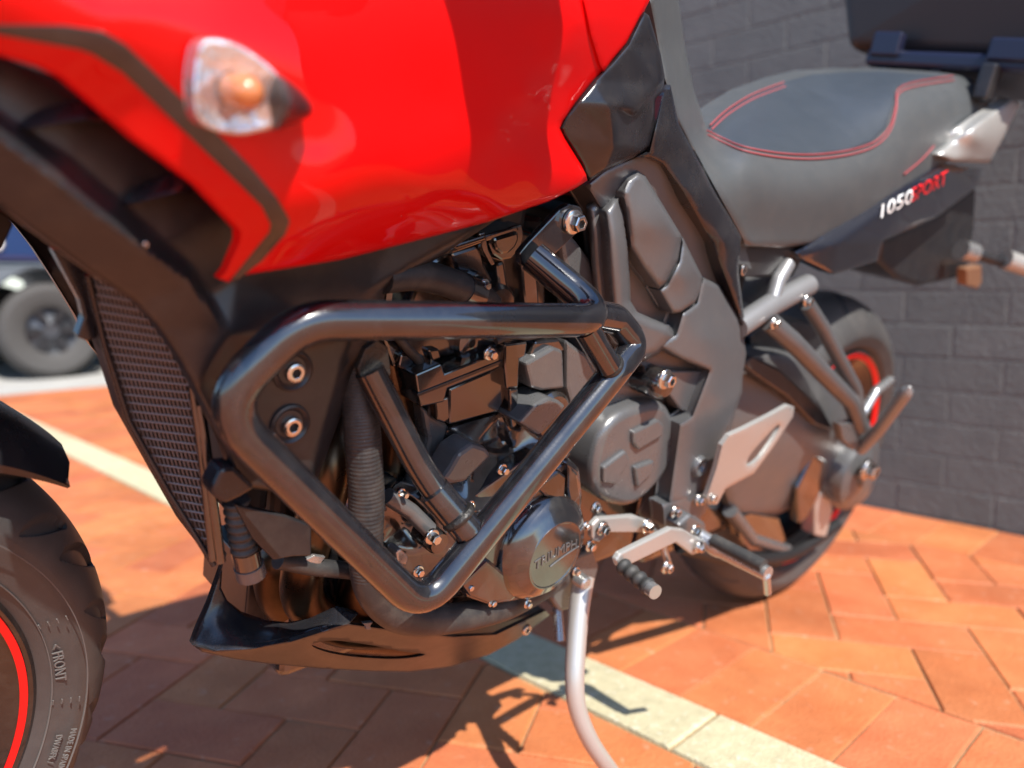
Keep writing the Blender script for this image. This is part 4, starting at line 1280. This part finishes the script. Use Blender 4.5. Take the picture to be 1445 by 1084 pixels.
# ------------------------------------------------------------------ seat
seat_c = [(925, -60, -.120), (918, 5, -.150), (937, 110, -.158), (955, 170, -.158), (1000, 255, -.156), (1043, 332, -.150), (1100, 346, -.148), (1180, 330, -.148), (1290, 262, -.150), (1340, 225, -.150), (1384, 150, -.138),
          (1000, 186, -.07), (985, 150, -.08), (965, 60, -.07), (950, -60, -.06), (1050, 215, -.125), (1100, 222, -.132), (1150, 222, -.134), (1200, 214, -.136), (1235, 195, -.132), (1255, 160, -.118), (1262, 130, -.095), (1340, 110, -.10),
          (1040, 145, -.02), (1060, 130, .0), (1110, 112, .02), (1150, 101, .025), (1200, 100, .005), (1250, 98, -.03), (1300, 101, -.07), (1370, 112, -.11), (1386, 130, -.13), (1100, 180, -.085), (1180, 160, -.075), (1200, 120, -.035),
          (1060, 270, -.152), (1150, 270, -.154), (1240, 240, -.153), (1300, 190, -.142), (1340, 160, -.136)]
seatf = tps(seat_c)
seat = relief('seat', [(950, -60), (925, -60), (917, 0), (925, 40), (938, 110), (957, 172), (1002, 256), (1043, 331), (1052, 348), (1100, 350), (1145, 345), (1200, 322), (1290, 262), (1340, 226), (1372, 180), (1386, 145), (1384, 122), (1370, 110), (1340, 104), (1300, 100), (1250, 97), (1200, 98), (1150, 101), (1110, 111), (1060, 130), (1025, 153), (997, 180), (980, 130), (966, 60)],
              seatf, 'vinyl', bike, thick=.035, step=8, rnd=(6, .006), ang=70)
relief('seat_panel', [(998, 184), (1026, 158), (1062, 134), (1110, 115), (1150, 105), (1200, 102), (1250, 101), (1330, 107), (1290, 114), (1264, 124), (1260, 150), (1250, 180), (1230, 200), (1196, 212), (1150, 217), (1100, 216), (1045, 207)], seatf, 'vinyl_dark', seat, thick=.003, step=8, rnd=(4, .001), offset=-.0022, ang=70)
def on_seat(pts, r, name):
    P = catmull(pts, False, 8)
    d = seatf(P) - .002
    sweep(name, [B(a, b, c) for (a, b), c in zip(P, d)], r, 'piping_red', seat, 8)
for dx, dy in ((0, -3), (1, 3)):
    on_seat([(x + dx, y + dy) for x, y in [(998, 187), (1020, 198), (1050, 210), (1100, 219), (1150, 221), (1198, 215), (1234, 203), (1255, 182), (1264, 152), (1267, 130), (1290, 119), (1345, 110)]], .0010, 'stitching')
    on_seat([(x + dx * 2, y + dy + 2) for x, y in [(1002, 178), (1026, 156), (1062, 134), (1106, 117)]], .0010, 'stitching')
on_seat([(1276, 246), (1300, 226), (1318, 206)], .0012, 'seam')
prism('seat_base', [(1042, 338), (1052, 346), (1140, 344), (1130, 372), (1120, 392), (1050, 392), (1044, 360)], -.135, .12, 'black_plastic', bike, .004)
bolt(1047, 381, -.150, 8, bike, 'socket', 'side_bolt')

# ------------------------------------------------------------------ tail
tailf = lin([(1122, 356, -.146), (1224, 290, -.150), (1327, 230, -.150), (1387, 239, -.146), (1379, 262, -.142), (1319, 308, -.152), (1245, 339, -.162), (1237, 368, -.150), (1175, 388, -.146), (1128, 366, -.148), (1180, 345, -.162), (1300, 262, -.166), (1340, 243, -.162)], [(9, 10), (10, 6), (10, 11), (11, 12)], 2)
tl = relief('tail_panel', [(1122, 356), (1224, 290), (1327, 230), (1388, 238), (1380, 262), (1319, 308), (1246, 340), (1238, 368), (1176, 388), (1130, 366)], tailf, 'tail_gloss', bike, thick=.02, step=5, rnd=(4, .003), ang=30)
def tail_text(body, cx_, cy_, w, material):
    me = text_mesh(body, 30, 0.0)
    xs = [v.co.x for v in me.vertices]
    k = w / (max(xs) - min(xs))
    a = math.atan2(-26, 50)
    P = []
    for v in me.vertices:
        x, y = v.co.x * k * 1.0, v.co.y * 1.0
        P.append((cx_ + x + y * .10, cy_ + x * math.tan(a) - y * .95))
    d = tailf(np.array(P)) - .0035
    vs = [B(p[0], p[1], q) for p, q in zip(P, d)]
    from_py('lettering', vs, [tuple(p.vertices) for p in me.polygons], material, tl, 0)
tail_text('1050', 1264, 289, 44, 'white_print')
tail_text('SPORT', 1311, 264, 50, 'stripe_red')
prism('undertail', [(1245, 340), (1319, 308), (1379, 262), (1376, 320), (1368, 372), (1350, 394), (1300, 405), (1268, 394), (1240, 368)], -.10, .14, 'black_plastic', bike, .008)
rl = relief('grab_rail', [(1322, 218), (1340, 200), (1380, 172), (1428, 139), (1440, 146), (1418, 190), (1396, 230), (1344, 228)], tps([(1322, 218, -.16), (1340, 200, -.156), (1428, 139, -.165), (1440, 146, -.168), (1396, 230, -.17), (1344, 228, -.168), (1380, 195, -.18)]), 'pale_alloy', bike, thick=.02, step=6, rnd=(6, .006), ang=60)
# rear turn signal on its stalk
rs = tube('rear_signal', [(1362, 354, -.135), (1400, 366, -.17), (1425, 372, -.19)], .010, 'black_plastic', bike, fil=.02)
tube('signal_body', [(1418, 366, -.185), (1470, 384, -.235)], .019, 'pale_alloy', rs)
tube('stalk_nut', [(1356, 352, -.13), (1374, 358, -.145)], .019, 'alloy', rs)
prism('reflector', [(1364, 380), (1386, 375), (1386, 398), (1380, 408), (1364, 403)], -.13, .02, 'lens_amber', bike, .003)

# ------------------------------------------------------------------ top case on its rack
tc = empty('top_case', bike)
def bxo(name, x0, x1, y0, y1, z0, z1, material, parent, bevel=.012):
    v = [(x, y, z) for x in (x0, x1) for y in (y0, y1) for z in (z0, z1)]
    f = [(0, 1, 3, 2), (4, 6, 7, 5), (0, 4, 5, 1), (2, 3, 7, 6), (0, 2, 6, 4), (1, 5, 7, 3)]
    o = from_py(name, v, f, material, parent, 0)
    if bevel:
        md = o.modifiers.new('bevel', 'BEVEL'); md.width = bevel; md.segments = 3
    return o
A = BX(1172, 0, 1.62); A2 = BX(1196, 66, 1.62); A3 = BX(1445, 64, 1.62)
v = [(1.62, A2[1], A2[2] - .004), (1.64, -.235, A2[2] - .004), (1.60, -.245, A2[2] + .25), (1.60, A[1] + .04, A2[2] + .25)]
v += [(p[0] + .36, p[1], p[2]) for p in v]
o = from_py('case_shell', v, [(0, 1, 2, 3), (7, 6, 5, 4), (0, 4, 5, 1), (1, 5, 6, 2), (2, 6, 7, 3), (3, 7, 4, 0)], 'case_black', tc, 0)
md = o.modifiers.new('bevel', 'BEVEL'); md.width = .02; md.segments = 4
zb = A2[2]
b0 = bxo('case_base', 1.585, 1.93, A2[1] - .055, -.215, zb - .036, zb - .008, 'case_base', tc, .008)
bxo('hook', 1.575, 1.60, A2[1] - .115, A2[1] - .065, zb - .02, zb + .02, 'case_base', tc, .004)
bxo('hook', 1.575, 1.60, -.215, -.13, zb - .02, zb + .015, 'case_base', tc, .004)
rk = bxo('rack_plate', 1.55, 1.90, -.10, .10, zb - .075, zb - .062, 'black_plastic', bike, .004)
for (px, w) in ((1251, .012), (1325, .010)):
    q = BX(px, 88, 1.60)
    bxo('rack_post', 1.595, 1.62, q[1] - w, q[1] + w, zb - .075, zb - .034, 'black_plastic', rk, .003)
q = BX(1396, 110, 1.58)
bxo('rack_bracket', 1.56, 1.60, q[1] - .012, q[1] + .012, q[2] - .035, q[2] + .02, 'black_plastic', rk, .004)

# ------------------------------------------------------------------ rear wheel and swingarm
RA = np.array([1.54, 0, .315]); I3 = np.eye(3)
rw = lathe('rear_wheel', [(.212, -.075), (.219, -.08), (.2225, -.078), (.2225, -.072), (.2, -.06), (.194, -.02), (.194, .02), (.2, .06), (.2225, .072), (.2225, .08), (.212, .075), (.186, .05), (.182, 0), (.186, -.05)], RA, 'rim_black', bike, 120, closed_prof=True)
lathe('rim_stripe', [(.2150, -.0782), (.2060, -.0732), (.2055, -.0745), (.2150, -.080)], RA, 'stripe_red', rw, 120, closed_prof=True)
for k in range(5):
    spoke(rw, RA, I3, .05, .19, k * 2 * math.pi / 5 + .2, .018, .012, -.035, -.025)
lathe('hub', [(0, -.05), (.06, -.05), (.07, -.03), (.07, .03), (.06, .05), (0, .05)], RA, 'rim_black', rw, 40)
def rgroove(th, s):
    d = 0.0; P_ = 2 * math.pi / 20
    for side, ph in ((-1, 0), (1, .5)):
        t = (th / P_ + ph) % 1
        if .1 < t < .6 and abs(s * side - (.15 + 1.2 * (t - .1))) < .05: d = .005
    return d
tyre('tyre', rw, RA, I3, .315, .18, .220, 400, rgroove)
# swingarm: pivot to hub carrier
swf = tps([(1030, 520, -.10), (1060, 500, -.11), (1120, 500, -.115), (1200, 560, -.115), (1240, 620, -.12), (1200, 700, -.115), (1120, 720, -.11), (1060, 720, -.105), (1100, 600, -.130), (1160, 610, -.132), (1040, 620, -.12)])
sw = relief('swingarm', [(1020, 530), (1050, 502), (1100, 496), (1150, 512), (1196, 552), (1234, 610), (1240, 650), (1225, 700), (1190, 720), (1150, 704), (1120, 716), (1080, 730), (1030, 722), (1010, 640)], swf, 'frame_grey', bike, thick=.10, step=8, rnd=(14, .012), ang=50, smooth_outline=True)
hc = B(1205, 668, -.145)
lathe('axle_carrier', [(0, -.025), (.018, -.025), (.020, -.018), (.042, -.014), (.060, -.006), (.064, .01), (.064, .08)], hc, 'engine_grey', sw, 48)
bolt(1222, 662, -.172, 16, sw, 'flange')
prism('chain_guard', [(1046, 515), (1062, 502), (1100, 520), (1160, 575), (1180, 610), (1150, 600), (1110, 560), (1080, 540)], -.140, .02, 'black_plastic', sw, .004)
relief('hugger', [(1060, 470), (1110, 452), (1150, 458), (1185, 500), (1192, 540), (1150, 520), (1100, 500), (1064, 500)], -.075, 'black_plastic', bike, thick=.12, step=8, smooth_outline=True, rnd=(8, .01))
tube('shock_linkage', [(1030, 720, -.10), (1060, 760, -.10), (1110, 776, -.10)], .012, 'engine_grey', bike, fil=.02)
prism('stand_plate', [(1040, 730), (1060, 722), (1100, 730), (1110, 760), (1094, 790), (1060, 786), (1044, 760)], -.105, .02, 'engine_black', bike, .004)
prism('chain_slider', [(1125, 690), (1150, 640), (1168, 650), (1160, 690), (1140, 730), (1128, 740)], -.13, .02, 'engine_black', bike, .004)
prism('brake_hanger', [(1150, 700), (1168, 690), (1176, 720), (1166, 760), (1150, 756)], -.12, .03, 'pale_alloy', bike, .004)
smooth_tube('chain_run', [(960, 770, -.11), (1050, 790, -.11), (1120, 780, -.11), (1180, 740, -.11)], .012, 'deep_black', bike)
# passenger peg hanger
hg = tube('peg_hanger', [(1083, 452, -.155), (1118, 482, -.165), (1200, 566, -.175), (1214, 602, -.175)], .0135, 'frame_grey', bike, fil=.03)
tube('hanger_tube', [(1138, 428, -.150), (1160, 462, -.155), (1206, 548, -.168), (1214, 596, -.172)], .0110, 'frame_grey', hg, fil=.04)
tube('subframe_tube', [(1040, 462, -.150), (1088, 430, -.148), (1140, 402, -.146)], .015, 'dull_alloy', hg, fil=.03)
tube('subframe_tube', [(1090, 424, -.148), (1098, 396, -.142), (1112, 372, -.138)], .010, 'dull_alloy', hg, fil=.03)
bolt(1138, 424, -.164, 9, hg, 'flange'); bolt(1092, 456, -.170, 9, hg, 'flange')
pg = tube('passenger_peg', [(1214, 634, -.175), (1240, 606, -.205), (1284, 546, -.252)], .0105, 'dull_alloy', hg, fil=.02, dense=.006, rfun=lambda t: .0105 * (1 if t < .93 else max(.15, 1 - ((t - .93) / .07) ** 2 * .85)))
prism('peg_plate', [(1185, 598), (1214, 596), (1232, 604), (1228, 622), (1205, 636), (1190, 622)], -.178, .015, 'engine_grey', hg, .003)
tube('peg_bracket', [(1216, 586, -.170), (1236, 552, -.170), (1256, 536, -.170)], .008, 'alloy', hg, fil=.01)

# ------------------------------------------------------------------ heel guard, pegs, gear lever, stand
hgd = relief('heel_guard', [(1018, 628), (1028, 614), (1050, 604), (1085, 586), (1112, 571), (1121, 574), (1119, 588), (1092, 630), (1064, 668), (1024, 690), (1012, 712), (1000, 712), (996, 702), (1010, 660)], tps([(1018, 628, -.195), (1050, 606, -.198), (1119, 574, -.190), (1064, 668, -.186), (1000, 710, -.18), (1050, 640, -.192), (1024, 690, -.184)]), 'pale_alloy', bike, thick=.005, step=5, rnd=(4, .002), holes=[[(1054, 654), (1060, 640), (1090, 606), (1100, 600), (1096, 612), (1074, 644), (1060, 656)]])
bolt(1007, 704, -.184, 6, hgd, 'socket')
pegb = pz([(958, 742), (976, 726), (996, 738), (1000, 758), (984, 772), (966, 766)], -.185, .03, 'engine_grey', bike, 'peg_mount', .004)
pt = tube('rider_peg', [(980, 752, -.195), (1010, 772, -.222), (1084, 810, -.298)], .0108, 'alloy', pegb, fil=.03, rfun=lambda t: .009 + .003 * math.sin(min(1, t * 1.05) * math.pi) ** .4)
tube('peg_rubber', [(1006, 762, -.220), (1078, 799, -.292)], .0082, 'rubber', pegb)
tube('peg_feeler', [(1081, 812, -.296), (1083, 836, -.290)], .0048, 'alloy', pegb)
bolt(980, 748, -.204, 9, pegb, 'flange')
lv = pz([(870, 792), (876, 782), (948, 746), (966, 748), (990, 762), (992, 778), (978, 784), (954, 766), (884, 800), (874, 802)], -.212, .008, 'pale_alloy', bike, 'gear_lever', .002)
P0, P1 = B(878, 798, -.214), B(922, 834, -.262)
sweep('toe_rubber', [P0 + (P1 - P0) * k / 40 for k in range(41)], .008, 'rubber', lv, 20, True, lambda t: .0085 + .0010 * math.sin(t * 2 * math.pi * 4))
tube('lever_tip', [(917, 830, -.257), (925, 836, -.266)], .0078, 'alloy', lv)
bolt(940, 800, -.20, 10, lv, 'flange'); bolt(986, 772, -.216, 9, lv, 'flange')
lk = pz([(836, 742), (846, 732), (896, 728), (918, 736), (920, 750), (900, 752), (856, 752), (846, 766), (836, 760)], -.175, .008, 'pale_alloy', bike, 'shift_linkage', .002)
tube('linkage_rod', [(912, 738, -.18), (934, 764, -.19), (944, 800, -.195)], .0045, 'alloy', lk, fil=.02)
bolt(850, 746, -.178, 11, lk, 'flange'); bolt(912, 742, -.182, 11, lk, 'flange')
tube('shift_shaft', [(842, 752, -.175), (846, 730, -.13)], .009, 'engine_grey', lk)
bolt(832, 770, -.17, 9, eng, 'hex'); bolt(840, 716, -.16, 9, eng, 'hex')
std_br = pz([(776, 812), (800, 790), (838, 776), (846, 800), (838, 830), (812, 860), (790, 864), (778, 846)], -.140, .03, 'engine_grey', bike, 'stand_bracket', .004)
st_path = catmull([B(*p) for p in [(824, 814, -.152), (817, 860, -.166), (813, 910, -.182), (811, 960, -.198), (815, 1000, -.210), (832, 1043, -.226), (856, 1080, -.240), (884, 1118, -.252)]], False, 8)
# push the foot down to the ground
foot = st_path[-1]
stand = sweep('side_stand', st_path, .0115, 'pale_alloy', std_br, 24, True, lambda t: .0126 - .0030 * min(1, t * 1.3))
lathe('stand_pivot', [(0, -.005), (.006, -.005), (.008, -.003), (.009, .01)], B(824, 822, -.164), 'alloy', std_br, 28)
print('stand foot world z', (LM @ foot))
tube('stand_spring', [(786, 850, -.125), (790, 905, -.15)], .006, 'alloy', std_br)
sweep('stand_foot', [foot, foot + (LM.T @ np.array([0.0, -.02, -.02]))], .014, 'alloy', std_br, 20)


# ------------------------------------------------------------------ the other side of the machine and what stands above the picture
def mirrored(src, name=None, parent=None):
    me = src.data.copy()
    for v in me.vertices:
        v.co.y = -v.co.y
    me.flip_normals()
    o = bpy.data.objects.new(name or src.name.split('.')[0], me)
    col.objects.link(o)
    o.parent = parent or bike
    return o
for part in (tank, cowl, frm, sidec, tl):
    mirrored(part)
def loft(name, secs, material, parent, closed=False, ang=60):
    n = len(secs[0]); v = [p for s in secs for p in s]; f = []
    for i in range(len(secs) - 1):
        for k in range(n - (0 if closed else 1)):
            k2 = (k + 1) % n
            f.append((i * n + k, i * n + k2, (i + 1) * n + k2, (i + 1) * n + k))
    f.append(tuple(range(n))); f.append(tuple(range(len(secs) * n - 1, (len(secs) - 1) * n - 1, -1)))
    return from_py(name, v, f, material, parent, ang)
def arch_sec(x, w, z0, z1, n=17, p=2.4):
    out = []
    for k in range(n):
        a = math.pi * k / (n - 1)
        c, s = math.cos(a), math.sin(a)
        out.append((x, -w * math.copysign(abs(c) ** (2 / p), c), z0 + (z1 - z0) * abs(s) ** (2 / p)))
    return out
loft('fuel_tank', [arch_sec(*q) for q in ((.30, .15, .80, .93), (.34, .190, .80, 1.00), (.42, .198, .80, 1.045), (.52, .178, .80, 1.03), (.60, .152, .80, .98), (.68, .10, .78, .90), (.72, .06, .76, .85))], 'red_paint', bike)
nose = loft('front_cowl', [arch_sec(*q) for q in ((-.14, .05, .84, .96), (-.11, .10, .80, 1.02), (-.03, .150, .80, 1.08), (.08, .180, .83, 1.10), (.20, .195, .84, 1.08), (.30, .185, .84, .98))], 'red_paint', bike)
loft('headlight', [[(-.145, y, z) for y, z in ((-.06, .86), (-.02, .85), (.02, .85), (.06, .86), (.07, .92), (0, .94), (-.07, .92))], [(-.10, y * 1.4, z) for y, z in ((-.06, .86), (-.02, .85), (.02, .85), (.06, .86), (.07, .92), (0, .94), (-.07, .92))]], 'lamp_white', nose, True)
ws = []
for i in range(9):
    t = i / 8
    x = -.06 + .22 * t; z = 1.06 + .25 * t; w = .15 - .04 * t
    ws.append([(x + .05 * (abs(s) ** 2), s * w, z - .03 * abs(s) ** 2) for s in np.linspace(-1, 1, 13)])
ws2 = [[(a + .004, b, c) for a, b, c in r] for r in ws]
nv = 13
v = [p for r in ws for p in r] + [p for r in ws2 for p in r]
f = []
for i in range(8):
    for k in range(12):
        a = i * nv + k
        f.append((a, a + 1, a + nv + 1, a + nv)); b = a + 9 * nv
        f.append((b + nv, b + nv + 1, b + 1, b))
mat('screen_tint', (0.05, 0.05, 0.055), 0.05, coat=1.0)
from_py('windscreen', v, f, 'screen_tint', nose, 60)
# handlebar turned with the fork
for s in (-1, 1):
    def hb_pt(x, y, z):
        q = np.array([x - .50, y * s, z - 1.02]); q = SM @ q if True else q
        return np.array([.42, 0, 1.02]) + q
    P = fillet_path([hb_pt(.43, .03, 1.03), hb_pt(.42, .08, 1.08), hb_pt(.43, .20, 1.095), hb_pt(.48, .40, 1.08)], .03)
    hbq = sweep('handlebar', P, .011, 'satin_black', bike, 20)
    sweep('grip', [hb_pt(.445, .26, 1.09), hb_pt(.48, .40, 1.08)], .0165, 'rubber', hbq, 20)
    gsec = []
    for y, dx, dz in ((.20, -.01, -.02), (.26, .0, .0), (.33, .0, .0), (.40, .0, .0), (.43, .02, .0)):
        gsec.append([tuple(hb_pt(.385 + dx + a + (y - .2) * .12, y, 1.06 + dz + b)) for a, b in ((-.012, -.02), (-.02, .03), (.0, .055), (.05, .066), (.08, .064), (.08, .060), (.05, .062), (.003, .051), (-.016, .028), (-.008, -.02))])
    loft('hand_guard', gsec, 'black_plastic', hbq, True)  # out of view, shaped this broad to cast the dark band on the tank
    mp = [hb_pt(.44, .22, 1.10), hb_pt(.43, .25, 1.20), hb_pt(.42, .30, 1.27)]
    sweep('mirror_stem', fillet_path(mp, .04), .0065, 'satin_black', hbq, 14)
    mc = hb_pt(.42, .345, 1.295)
    prof = [[mc + np.array([dx, math.cos(a) * .078 * k, math.sin(a) * .048 * k + .004 * math.cos(a)]) for a in np.linspace(0, 2 * math.pi, 28, endpoint=False)] for dx, k in ((-.03, .45), (-.022, .8), (-.005, 1.0), (.008, 1.0), (.010, .94))]
    loft('mirror', prof, 'black_plastic', hbq, True)
# body of the machine between its flanks
def bxo2(name, x0, x1, y0, y1, z0, z1, material, parent, bevel=.01):
    return bxo(name, x0, x1, y0, y1, z0, z1, material, parent, bevel)
bxo2('airbox', .34, .62, -.10, .10, .72, .86, 'black_plastic', bike)
bxo2('cylinder_block', .47, .66, -.09, .16, .40, .74, 'engine_black', eng)
bxo2('gearbox', .60, .92, -.10, .15, .30, .56, 'engine_black', eng)
bxo2('sump', .42, .74, -.06, .10, .27, .42, 'engine_black', eng)
bxo2('oil_cooler', .385, .44, -.09, .14, .44, .60, 'deep_black', bike)
bxo2('radiator_core', .345, .375, -.10, .17, .48, .74, 'deep_black', radi)
bxo2('battery_tray', .74, 1.05, -.10, .10, .62, .76, 'black_plastic', bike)
bxo2('rear_frame', 1.0, 1.70, -.07, .07, .76, .84, 'black_plastic', bike)
bxo2('shadow_block', .98, 1.46, -.085, .09, .245, .43, 'engine_black', sw, .02)  # plain box added to cast the ground shadow between stand and rear wheel
sil = sweep('silencer', fillet_path([(.95, .12, .30), (1.10, .15, .34), (1.30, .20, .46), (1.66, .22, .60)], .08), .05, 'engine_grey', bike, 28, True, lambda t: .028 + .030 * min(1, max(0, (t - .25) * 3)))
loft('rider_seat', [arch_sec(*q) for q in ((.60, .085, .78, .93), (.68, .115, .77, .895), (.78, .135, .74, .850), (.88, .140, .72, .832), (.99, .135, .70, .838))], 'vinyl', seat)
